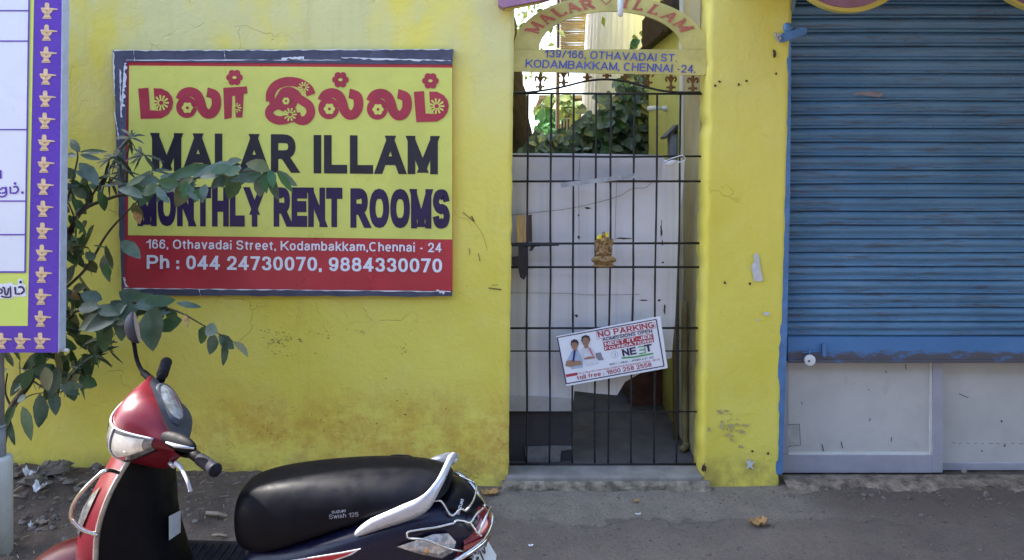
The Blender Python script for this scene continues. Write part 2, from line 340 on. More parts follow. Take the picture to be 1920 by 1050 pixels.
def ground_mat():
    n = NT('street_ground'); x, y, z = n.xyz()
    big = n.noise(1.3, 5, .6); mid = n.noise(9, 7, .7); fine = n.noise(70, 5, .7)
    road = n.mix(n.ramp(big, .3, .7), (.215, .178, .148), (.155, .127, .108))
    road = n.mix(n.math('MULTIPLY', n.ramp(mid, .4, .7), .35), road, (.10, .083, .075))
    conc = n.mix(n.ramp(mid, .3, .7), (.275, .238, .198), (.21, .182, .155))
    edge = n.math('MULTIPLY', n.math('SUBTRACT', n.noise(3, 6, .65), .5), .55)
    ym = n.math('ADD', y, edge)
    cm = n.math('MULTIPLY', n.ramp(ym, 3.86, 4.02), n.band(n.math('ADD', x, edge), -.12, .0, 1.75, 2.1))
    c = n.mix(cm, road, conc)
    crack = n.math('MULTIPLY', n.band(ym, 3.915, 3.935, 3.945, 3.965), n.math('MULTIPLY', n.band(x, -.1, .1, 1.8, 2.1), n.ramp(big, .4, .55)))
    c = n.mix(n.math('MULTIPLY', crack, .4), c, (.05, .042, .04))
    soil = n.mix(n.ramp(mid, .3, .7), (.15, .108, .082), (.088, .065, .053))
    soil = n.mix(n.math('MULTIPLY', n.ramp(n.noise(28, 5, .7), .5, .72), .6), soil, (.20, .165, .135))
    dm = n.ramp(n.math('ADD', x, n.math('MULTIPLY', edge, 1.5)), -.45, .02, 1, 0)
    c = n.mix(dm, c, soil)
    # dirt gathered at the foot of the shop
    c = n.mix(n.math('MULTIPLY', n.math('MULTIPLY', n.ramp(x, 1.45, 1.7), n.ramp(ym, 3.7, 4.2)), .8), c, (.13, .10, .08))
    c = n.mix(n.math('MULTIPLY', n.ramp(fine, .42, .66), .38), c, (.085, .068, .06))
    c = n.mix(n.math('MULTIPLY', n.ramp(n.noise(38, 3, .6), .64, .71), .8), c, (.045, .036, .033))
    c = n.mix(n.math('MULTIPLY', n.ramp(n.noise(47, 2, .5, (1,1,1), (4,4,4)), .74, .79), .6), c, (.36, .32, .28))
    n.col(c); n.rough(.9); n.b.inputs["Specular IOR Level"].default_value = .3
    n.bump(n.math('ADD', n.math('MULTIPLY', mid, .7), n.math('MULTIPLY', fine, .8)), 1.0, .014); return n.m
M['ground'] = ground_mat()

def shutter_mat(name, streak=1.0):
    n = NT(name); x, y, z = n.xyz()
    c = n.mix(n.ramp(n.noise(1.6, 4, .6), .3, .7), (.066, .168, .30), (.105, .228, .385))
    c = n.mix(n.math('MULTIPLY', n.ramp(n.noise(2.2, 5, .7, (1, 1, 9), (3,1,2)), .5, .72), .45), c, (.05, .10, .19))
    c = n.mix(n.math('MULTIPLY', n.ramp(n.noise(3.0, 6, .78, (1, 1, 16)), .52, .63), .65*streak), c, (.08, .065, .06))
    c = n.mix(n.math('MULTIPLY', n.ramp(n.noise(50, 4, .6, (1, 1, 2)), .62, .72), .7), c, (.055, .045, .05))
    c = n.mix(n.math('MULTIPLY', n.ramp(n.noise(4, 6, .75, (1, 1, 10), (7,0,1)), .56, .70), .5), c, (.20, .27, .36))
    n.col(c); n.rough(n.ramp(n.noise(8, 4), .3, .7, .38, .58)); n.bump(n.noise(30, 5, .6, (1,1,3)), .25, .004); return n.m
M['shutter'] = shutter_mat('blue_shutter_paint')
M['rail'] = mat('blue_rail_paint', (.072, .18, .38), .45, .18, 9, dirt=.5, bump=.2)
def bottom_rail_mat():
    n = NT('rusty_blue_rail'); x, y, z = n.xyz()
    c = n.mix(n.ramp(n.noise(3, 4), .3, .7), (.055, .16, .37), (.075, .2, .42))
    low = n.ramp(z, .655, .735, 1, 0)
    m = n.ramp(n.math('ADD', n.math('MULTIPLY', low, .34), n.math('MULTIPLY', n.noise(6, 8, .8, (1,1,3.5)), .95)), .66, .80)
    c = n.mix(n.math('MULTIPLY', m, .9), c, (.085, .065, .06)); n.col(c); n.rough(.6); n.bump(n.noise(40, 5), .3, .004); return n.m
M['rail_low'] = bottom_rail_mat()

M['alu'] = mat('dull_aluminium', (.37, .36, .42), .5, .1, 5, dirt=.15)
M['door_panel'] = mat('white_laminate', (.50, .485, .47), .5, .08, 3, dirt=.4, dirtc=(.3,.29,.27))
M['white_print'] = mat('white_print', (.78, .80, .88), .35, .03, 3)
M['lime_print'] = mat('lime_print', (.67, .68, .15), .35, .07, 3, dirt=.08, dirtc=(.3,.3,.1))
M['lime_print2'] = mat('banner_lime_print', (.66, .76, .16), .35, .04, 3)
M['red_print'] = mat('red_print', (.47, .040, .052), .35, .1, 3)
M['red_letter'] = mat('red_lettering', (.40, .038, .062), .4, .12, 6)
M['black_print'] = mat('black_print', (.022, .020, .030), .4, .2, 6)
M['violet_print'] = mat('dark_violet_print', (.026, .013, .065), .4, .2, 6)
M['purple_print'] = mat('purple_print', (.115, .045, .42), .35, .08, 3)
M['gold_print'] = mat('gold_print', (.75, .55, .33), .4, .15, 60)
M['gold_shade'] = mat('brown_gold_print', (.42, .24, .11), .4, .15, 60)
M['slate'] = mat('slate_frame_paint', (.062, .066, .105), .7, .25, 8, dirt=.3, dirtc=(.2,.2,.22), bump=.3)
M['scrap'] = mat('torn_white_paper', (.68, .69, .74), .7, .1, 12)
M['iron'] = mat('dark_gate_iron', (.010, .009, .015), .55, .3, 20, dirt=.3, dirtc=(.09,.045,.025))
M['rust'] = mat('rusty_cast_iron', (.16, .085, .035), .8, .35, 30, bump=.4)
M['sheet'] = None
M['arch'] = mat('ochre_board_paint', (.50, .44, .14), .6, .2, 4, dirt=.25, dirtc=(.42,.42,.33))
M['archred'] = mat('faded_red_lettering', (.42, .115, .07), .6, .2, 14)
M['archblue'] = mat('blue_lettering', (.065, .085, .36), .5, .25, 10)
M['mauve'] = mat('mauve_paint', (.33, .17, .26), .7, .15, 6, dirt=.2)
M['concrete'] = mat('grey_concrete', (.23, .215, .20), .9, .2, 8, dirt=.35, bump=.6)
M['darkfloor'] = mat('passage_floor', (.075, .068, .074), .85, .2, 5, dirt=.3, bump=.3)
M['steel'] = mat('dark_grey_steel', (.045, .041, .050), .6, .12, 5, dirt=.2)
M['whiteplastic'] = mat('white_plastic', (.72, .73, .75), .4, .06, 8)
M['idol'] = mat('antique_gold', (.27, .165, .065), .5, .5, 60, metal=.2, dirt=.75, dirtc=(.07,.04,.02), bump=.5, bscale=90)
M['petal'] = mat('yellow_petals', (.75, .58, .04), .7, .2, 60)
M['wood'] = mat('pale_wood', (.45, .28, .09), .6, .2, 10, stretch=(6,6,1))
M['darkwood'] = mat('dark_wood', (.05, .03, .022), .7, .25, 12, stretch=(6,6,1))
M['bark'] = mat('brown_bark', (.030, .019, .015), .9, .35, 18, bump=.8)
M['stem'] = mat('green_brown_stem', (.075, .05, .035), .8, .3, 25)
M['brick'] = mat('red_brick_step', (.13, .06, .05), .85, .25, 12, bump=.5)
M['blind'] = mat('woven_bamboo_blind', (.26, .20, .145), .8, .4, 5, stretch=(.5,.5,16), bump=.4)
M['pipe'] = mat('grey_pipe', (.23, .24, .25), .55, .12, 8, dirt=.3)
M['post'] = mat('cream_grey_post', (.45, .45, .42), .8, .12, 5, dirt=.35, bump=.4)
M['olive'] = mat('olive_pipe', (.24, .20, .09), .6, .2, 7)
def leaf_mat(name, a, b, gloss=.42):
    n = NT(name); c = n.mix(n.ramp(n.noise(9, 3), .3, .7), a, b)
    c = n.mix(n.math('MULTIPLY', n.ramp(n.noise(35, 4), .62, .75), .35), c, (.22, .24, .19))
    n.col(c); n.rough(gloss); n.b.inputs["Specular IOR Level"].default_value = .5
    tr = n.n("ShaderNodeBsdfTranslucent"); n.l(c, tr.inputs[0]); mx = n.n("ShaderNodeMixShader"); mx.inputs[0].default_value = .25
    n.l(n.b.outputs[0], mx.inputs[1]); n.l(tr.outputs[0], mx.inputs[2]); n.l(mx.outputs[0], n.t.nodes["Material Output"].inputs[0]); return n.m
M['leaf'] = leaf_mat('dusty_green_leaf', (.05, .10, .06), (.145, .20, .15), .34)
M['leaf2'] = leaf_mat('dark_narrow_leaf', (.032, .056, .036), (.075, .10, .065))
M['leaf3'] = leaf_mat('fresh_green_leaf', (.035, .115, .03), (.06, .17, .05))
M['leaf4'] = leaf_mat('pale_leaf', (.12, .18, .04), (.22, .26, .07))  # pale yellow-green leaf colour

M['leaf5'] = leaf_mat('mid_green_leaf', (.040, .100, .035), (.085, .150, .065))
M['leaf6'] = leaf_mat('yellowing_leaf', (.11, .13, .04), (.20, .19, .09), .5)

# scooter
def paint(name, c, rough=.22):
    n = NT(name); n.col(n.mix(n.ramp(n.noise(14, 5, .7), .45, .8), c, tuple(x*.85+.004 for x in c))); n.b.inputs['Specular IOR Level'].default_value = .28; n.rough(n.ramp(n.noise(9, 5), .3, .75, rough, rough+.18)); n.coat(.06, .06); return n.m
M['sred'] = paint('dusty_red_paint', (.105, .003, .011), .25)
M['snavy'] = paint('dark_navy_paint', (.006, .006, .022), .2)
M['seatv'] = mat('black_vinyl', (.004, .004, .007), .45, .2, 12, bump=.08, bscale=400, spec=.12)
M['splastic'] = mat('black_plastic', (.004, .004, .006), .55, .25, 12, dirt=.06, dirtc=(.03,.028,.026), spec=.10)
M['sgrey'] = mat('grey_plastic', (.040, .042, .058), .5, .15, 10, dirt=.15, dirtc=(.09,.085,.08), spec=.2)
M['silver'] = mat('silver_paint', (.42, .43, .48), .32, .08, 10, metal=.35)
M['chrome'] = mat('scratched_chrome', (.60, .58, .56), .2, .15, 25, metal=1.0, dirt=.25, dirtc=(.2,.14,.1))
M['trim'] = mat('worn_trim_strip', (.30, .27, .25), .35, .2, 20, metal=.4)
M['rubber'] = mat('black_rubber', (.008, .008, .014), .6, .2, 20, bump=.2, spec=.12)
M['mat'] = mat('floor_mat_rubber', (.010, .010, .022), .65, .25, 14, bump=.8, bscale=120, spec=.15)
def glassy(name, c, rough=.12, var=.4, scale=30):
    n = NT(name); n.col(n.mix(n.ramp(n.noise(scale, 4, .6), .35, .65), tuple(x*(1-var) for x in c), tuple(min(1, x*(1+var)) for x in c)))
    n.rough(rough); n.coat(1, .03); n.metal(.3); return n.m
M['lens'] = glassy('clear_lamp_lens', (.17, .17, .18), .12)
M['reflector'] = glassy('lamp_reflector', (.75, .73, .66), .12, .25, 18); 
M['clear'] = glassy('clear_indicator_lens', (.36, .36, .38), .12, .35, 60)
M['redlens'] = glassy('red_lamp_lens', (.22, .018, .026), .12, .3)
M['amber'] = glassy('amber_bulb', (.55, .28, .08), .2)
M['dial'] = glassy('dial_glass', (.20, .22, .27), .10, .5, 22)
M['mirrorback'] = mat('pinkish_mirror', (.34, .26, .25), .5, .1, 30)  # flat pinkish tone of the mirror glass
M['red_decal'] = mat('red_decal', (.42, .014, .022), .3, .05, 20)
M['white_decal'] = mat('white_decal', (.62, .62, .64), .35, .05, 20)
M['grey_decal'] = mat('grey_decal', (.26, .26, .30), .5, .1, 20)
M['plate'] = mat('number_plate', (.62, .62, .64), .4, .05, 20)
M['sticker'] = mat('paper_sticker', (.50, .53, .58), .5, .1, 50)
M['dry'] = mat('dry_brown_leaf', (.36, .21, .075), .8, .35, 40)
M['stone'] = mat('rubble_stone', (.15, .125, .11), .9, .4, 9, bump=.5)
M['twig'] = mat('grey_twig', (.27, .215, .16), .85, .25, 30)

# ------------------------------------------------------------------ the setting
WD = 4.35                                   # distance of the street wall
def sstep(a, b, x):
    t = max(0, min(1, (x-a)/(b-a))); return t*t*(3-2*t)
def gz(x, y):
    """height of the ground"""
    z = -.025 - .012*max(0, 4.35-y)
    left = 1 - sstep(-1.5, .0, x)
    z += .085*left*sstep(3.2, 4.3, y)
    if 1 < y < 5.2 and abs(x) < 4.5:
        dm = 1 - sstep(-.6, .0, x)
        rough = .05*mnoise.fractal(Vector((x*2.2, y*2.2, 1)), 1, 2, 3)+.022*mnoise.fractal(Vector((x*9, y*9, 4)), 1, 2, 4)
        z += dm*rough*.8 + (1-dm)*.006*mnoise.fractal(Vector((x*4, y*4, 2)), 1, 2, 4)
        z += .05*math.exp(-((x+2.5)/.5)**2-((y-4.2)/.22)**2)
        if x > 1.45: z += .012*sstep(1.45, 1.7, x)*sstep(4.0, 4.3, y)*mnoise.fractal(Vector((x*11, y*11, 9)), 1, 2, 4)
        pass
    if y > 4.5 and x < 3: z = min(z, .0)
    return z
def G(px, py):
    d = 3.5
    for _ in range(30):
        p = P(px, py, d); d += ((CAMZ-gz(p.x, d))*F/(py-CY)-d)*.5
    p = P(px, py, d); return Vector((p.x, d, gz(p.x, d)))
def axis(dense, a, b, step, far):
    xs = [a+i*step for i in range(int(round((b-a)/step))+1)]
    s = step; lo, hi = a, b; L = []; H = []
    while hi < far: s *= 1.5; lo -= s; hi += s; L.append(lo); H.append(hi)
    return L[::-1]+xs+H
gx = axis(0, -3.4, 3.6, .022, 600); gy = axis(0, 2.3, 4.7, .022, 600)
mb = MB(); nx = len(gx)
mb.add([(x, y, gz(x, y)) for y in gy for x in gx],
       [(j*nx+i, j*nx+i+1, (j+1)*nx+i+1, (j+1)*nx+i) for j in range(len(gy)-1) for i in range(nx-1)])
tag(mb.build('ground', M['ground'], smooth=True, base=(0, 0, 0)), kind='structure')

def slab(xl, xr, z0, z1, yf, depth, step=.03, rl=False, rr=False, amp=.004, seed=0):
    """plastered wall piece with uneven front and worn, rounded vertical edges"""
    mb = MB(); nz = int((z1-z0)/step); us = []
    w = xr(0)-xl(0); nu = max(6, int(w/step)); us = [i/nu for i in range(nu+1)]
    extra = [1-.012/w*k for k in (1, 2, 3)] if rr else []
    extra += [.012/w*k for k in (1, 2, 3)] if rl else []
    us = sorted(set(us+extra)); rows = []
    for j in range(nz+1):
        z = z0+(z1-z0)*j/nz; a, b = xl(z), xr(z); row = []
        for u in us:
            x = a+(b-a)*u; y = yf+amp*mnoise.fractal(Vector((x*3+seed, z*3, seed)), 1, 2, 4)
            e = 1e9
            if rr: e = min(e, b-x)
            if rl: e = min(e, x-a)
            if e < .018:
                y += .012*(1-e/.018)**2
                chip = max(0, mnoise.fractal(Vector((z*9, seed+3, x*2)), 1, 2, 4)-.12)
                y += chip*.03*(1-e/.018); 
                x += (-1 if (rr and b-x <= e+1e-6) else 1)*(.006*mnoise.noise(Vector((z*14, seed, 0)))+chip*.012)*(1-e/.018)
            row.append(Vector((x, y, z)))
        row = [Vector((row[0].x, yf+depth, z))]+row+[Vector((row[-1].x, yf+depth, z))]
        rows.append(row)
    n = len(rows[0])
    mb.loft(rows, closed=True)
    mb.f = [f[::-1] for f in mb.f]
    mb.poly(rows[-1]); return mb

def lean(pt, pb, d):            # straight edge through two measured points
    a, b = P(*pt, d), P(*pb, d)
    return lambda z: b.x+(a.x-b.x)*(z-b.z)/(a.z-b.z)
jl = lean((964, 60), (953, 900), WD); jr = lean((1330, 30), (1315, 890), WD); pr = lean((1484, 78), (1462, 885), WD)
wl = thing('yellow_wall', (-2, WD, 0), 'long yellow plastered street wall stained orange near its foot, carrying the room sign', 'wall')
slab(lambda z: -7., jl, -.3, 4.6, WD, .19, .04, rr=True, seed=1).build('plaster_face', M['yellow'], wl, smooth=True)
pil = thing('gate_pillar', (1.28, WD, 0), 'narrow yellow plastered pillar between the barred gate and the blue shutter', 'pillar')
slab(jr, pr, -.3, 2.7, WD, .19, .03, rl=True, rr=True, seed=5).build('plaster_face', M['pillar'], pil, smooth=True)

def blot(f, cx, cy, r, n=14, sx=1, sy=1, rag=.45):
    f.cut()
    f.poly([(cx+r*sx*(1+rag*random.uniform(-1, 1))*math.cos(2*math.pi*k/n), cy+r*sy*(1+rag*random.uniform(-1, 1))*math.sin(2*math.pi*k/n)) for k in range(n)])
# peeled white patches on the pillar
f = Flat(WD-.0075); f.poly([(1413,478),(1420,474),(1424,484),(1425,498),(1428,512),(1431,526),(1420,528),(1413,526),(1412,514),(1408,503),(1411,494),(1414,490)])
blot(f, 1437, 588, 7, sy=.6); blot(f, 1421, 600, 2.5)
f.poly([(1405,858),(1408,866),(1416,866),(1410,872),(1413,881),(1406,876),(1399,880),(1402,871),(1397,865),(1403,865)])
f.build('peeled_patch', mat('bare_lime_patch', (.55,.55,.56), .8, .12, 30), pil)
f = Flat(WD-.0078)
for k in range(26): blot(f, random.gauss(1372, 14), random.gauss(802, 20), random.uniform(1.5, 5), 10, 1.1, .8, .6)
f.cuts = []; f.build('lime_stain', mat('dull_lime_stain', (.42,.36,.16), .9, .2, 30), pil)
f = Flat(WD-.0072); [blot(f, x, y, 2.4) for x, y in ((1341,160),(1349,153),(1385,159),(1400,152),(1455,138),(1359,530),(1406,532),(1452,96),(1318,880),(1440,850),(1411,846))]
blot(f, 1452, 100, 3, sy=3); blot(f, 1320, 878, 4, sy=2); f.build('dark_spot', M['darkwood'], pil)
f = Flat(WD-.0076); blot(f, 1407, 874, 3.5, sy=1.4); f.build('dark_hole', M['steel'], pil)
# scratches and flecks on the long wall
f = Flat(WD-.0075)
f.stroke([(868,398),(880,408),(887,414)], 1.6); f.stroke([(884,405),(889,416)], 3); f.stroke([(916,540),(940,543)], 2.6); f.stroke([(922,535),(934,534)], 1.2); f.stroke([(880,465),(881,478)], 1.2); f.stroke([(897,475),(900,490)], 1.5)
f.stroke([(887,414),(905,440),(914,470)], .6)
for cx_, cy_, sx, sy, n_ in ((520,640,26,10,34),(545,632,22,8,12),(510,620,26,5,10),(680,622,26,7,12),(598,632,28,14,12),(758,655,12,10,10),(740,730,60,30,8),(600,790,160,30,16),(560,665,60,14,8)):
    for k in range(n_): blot(f, random.gauss(cx_, sx*.5), random.gauss(cy_, sy*.5), random.uniform(.5, 1.3), 8, random.uniform(.8, 2.2), random.uniform(.5, 1), .6)
f.cuts = []; f.build('scratch_mark', mat('olive_flake', (.20,.15,.045), .9, .4, 60), wl)

# building volumes standing behind the street wall
b = thing('rear_house', (-3.5, 6, 0), 'plain lime house block standing behind the yellow street wall', 'house')
mb = MB(); mb.box((-7, WD+.2, -.3), (-.05, 8.5, 4.3)); mb.build('wall', M['beige'], b)
sh = thing('shop_building', (3.4, WD, 0), 'yellow shop building with concrete canopy above the blue shutter', 'shop')
mb = MB(); mb.box((1.56, WD+.35, -.3), (7, 9, 4.8)); mb.build('wall', M['pillar'], sh)
mb = MB(); mb.box((1.16, WD-2.2, 2.74), (7, WD+.34, 2.90)); mb.build('canopy', M['concrete'], sh)
mb = MB(); mb.box((1.0, WD+.191, 2.905), (7, WD+.34, 4.8)); mb.build('parapet', M['pillar'], sh)

oh = thing('opposite_house', (0, -5.2, 0), 'grey house front across the street, behind the viewer', 'house')
mb = MB(); mb.box((-16, -9, -.3), (16, -5.2, 6.2)); mb.build('wall', mat('grey_house_wall', (.085, .085, .095), .9, .3, 2), oh)
mb = MB(); mb.box((-16.3, -9.3, 6.205), (16.3, -4.9, 6.45)); mb.build('roof', M['concrete'], oh)

# scalloped fascia under the canopy: yellow back board, mauve front board
def scallop(cx0, cx1, top, low, d, n=26):
    pts = [(cx0, top)]
    for k in range(n+1):
        t = k/n; pts.append((cx0+(cx1-cx0)*t, top+(low-top)*(1-abs(2*t-1)**2.2)))
    return pts
fas = thing('scalloped_fascia', (2.9, 4.22, 2.5), 'scalloped mauve and yellow fascia board hanging over the blue shutter', 'fascia')
for k, (a, bb) in enumerate(((1478, 1712), (1848, 2100))):
    mb = MB(); mb.prism([P(x, y, 4.26) for x, y in scallop(a, bb, -42, 22, 4.26)], (0, .05, 0)); mb.build('yellow_board', M['pillar'], fas)
    mb = MB(); mb.prism([P(x, y, 4.235) for x, y in scallop(a+10, bb-14, -42, 13, 4.235)], (0, .024, 0)); mb.build('mauve_board', M['mauve'], fas)
mb = MB(); mb.box((P(1478, 0, 4.26).x, 4.262, 2.68), (5.5, 4.308, 2.735)); mb.build('top_batten', M['pillar'], fas)
cop = thing('portal_coping', (.0, WD, 2.6), 'mauve coping stone capping the wall end left of the arched name board', 'coping')
mb = MB(); mb.prism([P(934,-14,4.25),P(934,8,4.25),P(944,14,4.25),P(1012,1,4.25),P(1060,-14,4.25)], (0, .095, 0)); mb.build('mauve_moulding', M['mauve'], cop)
mb = MB(); mb.prism([P(946,17,4.29),P(1012,4,4.29),P(1012,0,4.29),P(946,12,4.29)], (0, .055, 0)); mb.build('yellow_soffit', M['pillar'], cop)

# gate sill, apron lumps
sl_ = MB(); s0, s1 = P(948, 893, WD), P(1318, 893, WD)
sl_.box((s0.x, WD-.015, -.2), (s1.x+.0, WD+.185, .036))
o = sl_.build('gate_sill', M['concrete'], bevel=.012); tag(o, 'grey cement sill below the barred gate', 'sill')
def lumps(name, xa, xb, y, z, r, n, label, cat, mt):
    """ragged crumbling edge along the foot of something"""
    mb = MB(); N = int((xb-xa)/.012); rows = []
    for j in range(11):
        a = math.pi/2*j/10; row = []
        for i in range(N+1):
            x = xa+(xb-xa)*i/N; q = .75+.35*mnoise.fractal(Vector((x*3, 0, y)), 1, 2, 5)+.22*mnoise.fractal(Vector((x*16, j*.5, y)), 1, 2, 4)
            row.append(Vector((x, y-math.sin(a)*r*max(.15, q), z*math.cos(a)*(.92+.2*mnoise.noise(Vector((x*9, 0, y))))+.012*mnoise.fractal(Vector((x*22, j*.9, y)), 1, 2, 3)*math.sin(a*2)-.05*math.sin(a)**2)))
        rows.append(row)
    rows.insert(0, [Vector((p.x, y+.06, p.z)) for p in rows[0]])
    mb.loft(rows, closed=False); o = mb.build(name, mt, smooth=False); return tag(o, label, cat)
M['mortar'] = mat('crumbling_mortar', (.20, .17, .13), .95, .55, 16, dirt=.6, dirtc=(.10,.085,.07), bump=1.0, bscale=30)
lumps('broken_mortar', s0.x-.02, s1.x+.03, WD-.012, .012, .075, 40, 'crumbled mortar edging along the foot of the gate sill', 'mortar', M['mortar'])
lumps('shop_ledge', P(1466,0,4.4).x, 4.2, WD+.03, .004, .13, 80, 'crumbling earth and cement ledge below the shop doors', 'ledge', mat('ledge_earth', (.19,.15,.115), .95, .55, 16, dirt=.7, dirtc=(.055,.045,.04), bump=1.0, bscale=40))

# ------------------------------------------------------------------ passage and yard behind the gate
mb = MB(); mb.box((-.045, WD+.186, -.2), (1.2, 6.3, .012)); tag(mb.build('passage_floor', M['darkfloor']), kind='structure')
pw = thing('passage_wall', (1.2, 5.4, 0), 'lime green side wall of the passage seen through the gate top', 'wall')
mb = MB(); mb.box((1.066, WD+.192, -.1), (1.55, 4.97, 4.6)); mb.build('shade_toned_strip', M['beige'], pw)  # shade painted in as beige; same wall plane as the lime face
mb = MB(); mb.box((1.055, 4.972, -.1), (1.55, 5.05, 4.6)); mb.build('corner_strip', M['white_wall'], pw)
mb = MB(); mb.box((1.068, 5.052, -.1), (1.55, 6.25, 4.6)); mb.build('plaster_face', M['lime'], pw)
# corrugated awning
mb = MB(); edge = [(1.0+.02*((i % 2)*2-1)*.6+.02*mnoise.noise(Vector((i*.7, 0, 0))), 5.06+i*.038) for i in range(31)]
mb.prism([Vector((1.0665, 5.06, 2.60))]+[Vector((x, y, 2.60)) for x, y in edge]+[Vector((1.0665, 6.2, 2.60))], (0, 0, .012))
mb.prism([Vector((1.0665, 5.06, 2.613))]+[Vector((x+.02, y, 2.613)) for x, y in edge]+[Vector((1.0665, 6.2, 2.613))], (0, 0, .22)); tag(mb.build('corrugated_awning', M['darkwood']), 'dark corrugated awning edge along the lime passage wall', 'awning')
lp = thing('wall_lamp', (1.066, 5.5, 2.1), 'white tube lamp sticking out of the lime passage wall', 'lamp')
z = 2.105
mb = MB(); mb.tube([(1.068,5.5,z-.004),(1.03,5.5,z)], [.022,.016], 12); mb.build('bracket', M['whiteplastic'], lp, smooth=True)
mb = MB(); mb.tube([(1.03,5.5,z),(1.0,5.5,z),(.995,5.5,z),(.935,5.5,z-.003),(.93,5.5,z-.003)], [.012,.013,.018,.018,.012], 12); mb.build('tube_shade', M['whiteplastic'], lp, smooth=True)
mt = thing('meter_box', (1.05, 5.2, 1.7), 'blue grey meter box under a small dark hood on the passage wall', 'meter box')
mb = MB(); mb.prism([(1.067,5.14,1.98),(.985,5.14,1.90),(.985,5.14,1.885),(1.067,5.14,1.95)], (0,.16,0)); mb.build('hood', M['steel'], mt)
mb = MB(); mb.box((1.02,5.16,1.5),(1.066,5.26,1.92)); mb.build('case', mat('blue_grey_case', (.22,.25,.36), .5), mt, bevel=.006)
st = thing('brick_step', (1.0, 5.6, 0), 'red brick step block at the far end of the passage', 'step')
mb = MB(); mb.box((.80,5.62,.3),(1.066,6.2,.42)); mb.build('tread', M['brick'], st, bevel=.01)
mb = MB(); mb.box((.84,5.66,.0),(1.066,6.2,.298)); mb.build('riser', M['brick'], st)
mb = MB(); mb.tube([(1.02,4.98,.012),(1.02,4.98,1.35)], .02, 10); tag(mb.build('olive_drain_pipe', M['olive'], smooth=True), 'straight olive drain pipe standing in the passage, nearest the brick step', 'pipe')
mb = MB(); mb.tube(spline([(1.01,4.75,.035),(1.045,4.80,.04),(1.043,4.82,.12),(1.04,4.82,.9)], 6), .02, 10); tag(mb.build('bent_drain_pipe', M['olive'], smooth=True), 'olive drain pipe with a bent foot beside the right gate jamb', 'pipe')
mb = MB(); mb.box((.45,6.15,.013),(.85,6.3,.16)); tag(mb.build('far_step', M['darkfloor'], bevel=.01), 'low grey cement step closing the passage floor', 'step')

# white tarpaulin hanging in the yard
mb = MB(); rows = []
for j in range(13):
    t = j/12; zz = .05+4.4*t; xc = 1.12+.10*t; r0 = .50-.075*t-.04*t*t; row = []
    for i in range(73):
        a = math.pi*(1.02*i/72)+math.pi*.99; rr = r0+.009*math.sin(i*2.1)*(.4+.6*math.sin(i*.7)**2)
        row.append(Vector((xc+rr*math.cos(a), 8.2+rr*math.sin(a), zz)))
    rows.append(row)
mb.loft(rows, closed=False); tag(mb.build('white_tarpaulin', mat('white_tarpaulin', (.74,.74,.80), .6, .07, 4, stretch=(14,14,.3), dirt=.12, dirtc=(.4,.4,.45)), smooth=True), 'tall pleated white tarpaulin hanging behind the arched name board', 'tarpaulin')
bl = thing('bamboo_blind', (.75, 9.2, 3.0), 'brown woven bamboo blind hanging beside the white tarpaulin', 'blind')
a, c = P(1050, -30, 9.2), P(1112, 93, 9.2)
mb = MB()
for k in range(34):
    zz = c.z+(a.z-c.z)*k/34; mb.tube([(a.x, 9.2+.004*(k % 2), zz), ((a.x+c.x)/2, 9.2, zz-.006*math.sin(k)), (c.x+.01*math.sin(k*3), 9.2, zz)], .0125, 6)
mb.build('slats', M['blind'], bl, smooth=True)
for px_ in (1112, 1044): 
    mb = MB(); p = P(px_, 100, 9.26); mb.tube([(p.x, 9.26, 0), (p.x+.02, 9.26, 5)], .022, 8); mb.build('pole', M['darkwood'], bl, smooth=True)
p0, p1 = P(1044, 97, 9.24), P(1114, 101, 9.24); mb = MB(); mb.tube([p0, p1], .03, 8); mb.build('lower_rail', M['blind'], bl, smooth=True)
shd = thing('yard_shed', (.5, 11, 0), 'brown shed with an iron window grille at the back of the yard', 'shed')
mb = MB(); a = P(1018, 186, 11); c = P(1082, 186, 11); mb.box((a.x, 11, 0), (c.x+.6, 12.6, a.z)); mb.build('wall', mat('brown_plaster', (.10,.075,.05), .9, .25, 3), shd)
mb = MB(); mb.box((a.x-.06, 10.9, a.z), (c.x+.65, 12.7, a.z+.05)); mb.build('roof', M['blind'], shd)
mb = MB(); g0, g1 = P(1046, 222, 10.96), P(1080, 268, 10.96)
for k in range(7): mb.tube([(g0.x+(g1.x-g0.x)*k/6, 10.97, g1.z), (g0.x+(g1.x-g0.x)*k/6, 10.97, g0.z)], .008, 6)
mb.tube([(g0.x, 10.96, g0.z), (g1.x, 10.96, g0.z)], .01, 6); mb.tube([(g0.x, 10.96, (g0.z+g1.z)/2), (g1.x, 10.96, (g0.z+g1.z)/2)], .01, 6); mb.build('window_grille', M['pipe'], shd)

# ------------------------------------------------------------------ foliage
def leaf(mb, base, direc, L, W, nrm, droop=.25, fold=.18, seg=5):
    d = Vector(direc).normalized(); n = Vector(nrm); n = (n-d*n.dot(d))
    n = n.normalized() if n.length > 1e-4 else d.orthogonal().normalized()
    s = d.cross(n).normalized(); base = Vector(base); rows = []
    prof = [(0, .04), (.16, .62), (.4, 1.), (.68, .82), (.88, .42), (1, .03)] if seg == 5 else [(0, .05), (.45, 1.), (1, .04)]
    wv = random.uniform(-.08, .08)
    for t, w_ in prof:
        c = base+d*L*t*(1-droop*.25*t)-Vector((0, 0, 1))*droop*L*t*t*.6+s*L*wv*math.sin(t*3)
        rows.append([c-s*W*w_/2+n*fold*W*w_*.6, c, c+s*W*w_/2+n*fold*W*w_*.6*random.uniform(.5, 1.3)])
    mb.loft(rows, closed=False)
def rv(s=1): return Vector((random.uniform(-s, s), random.uniform(-s, s), random.uniform(-s, s)))
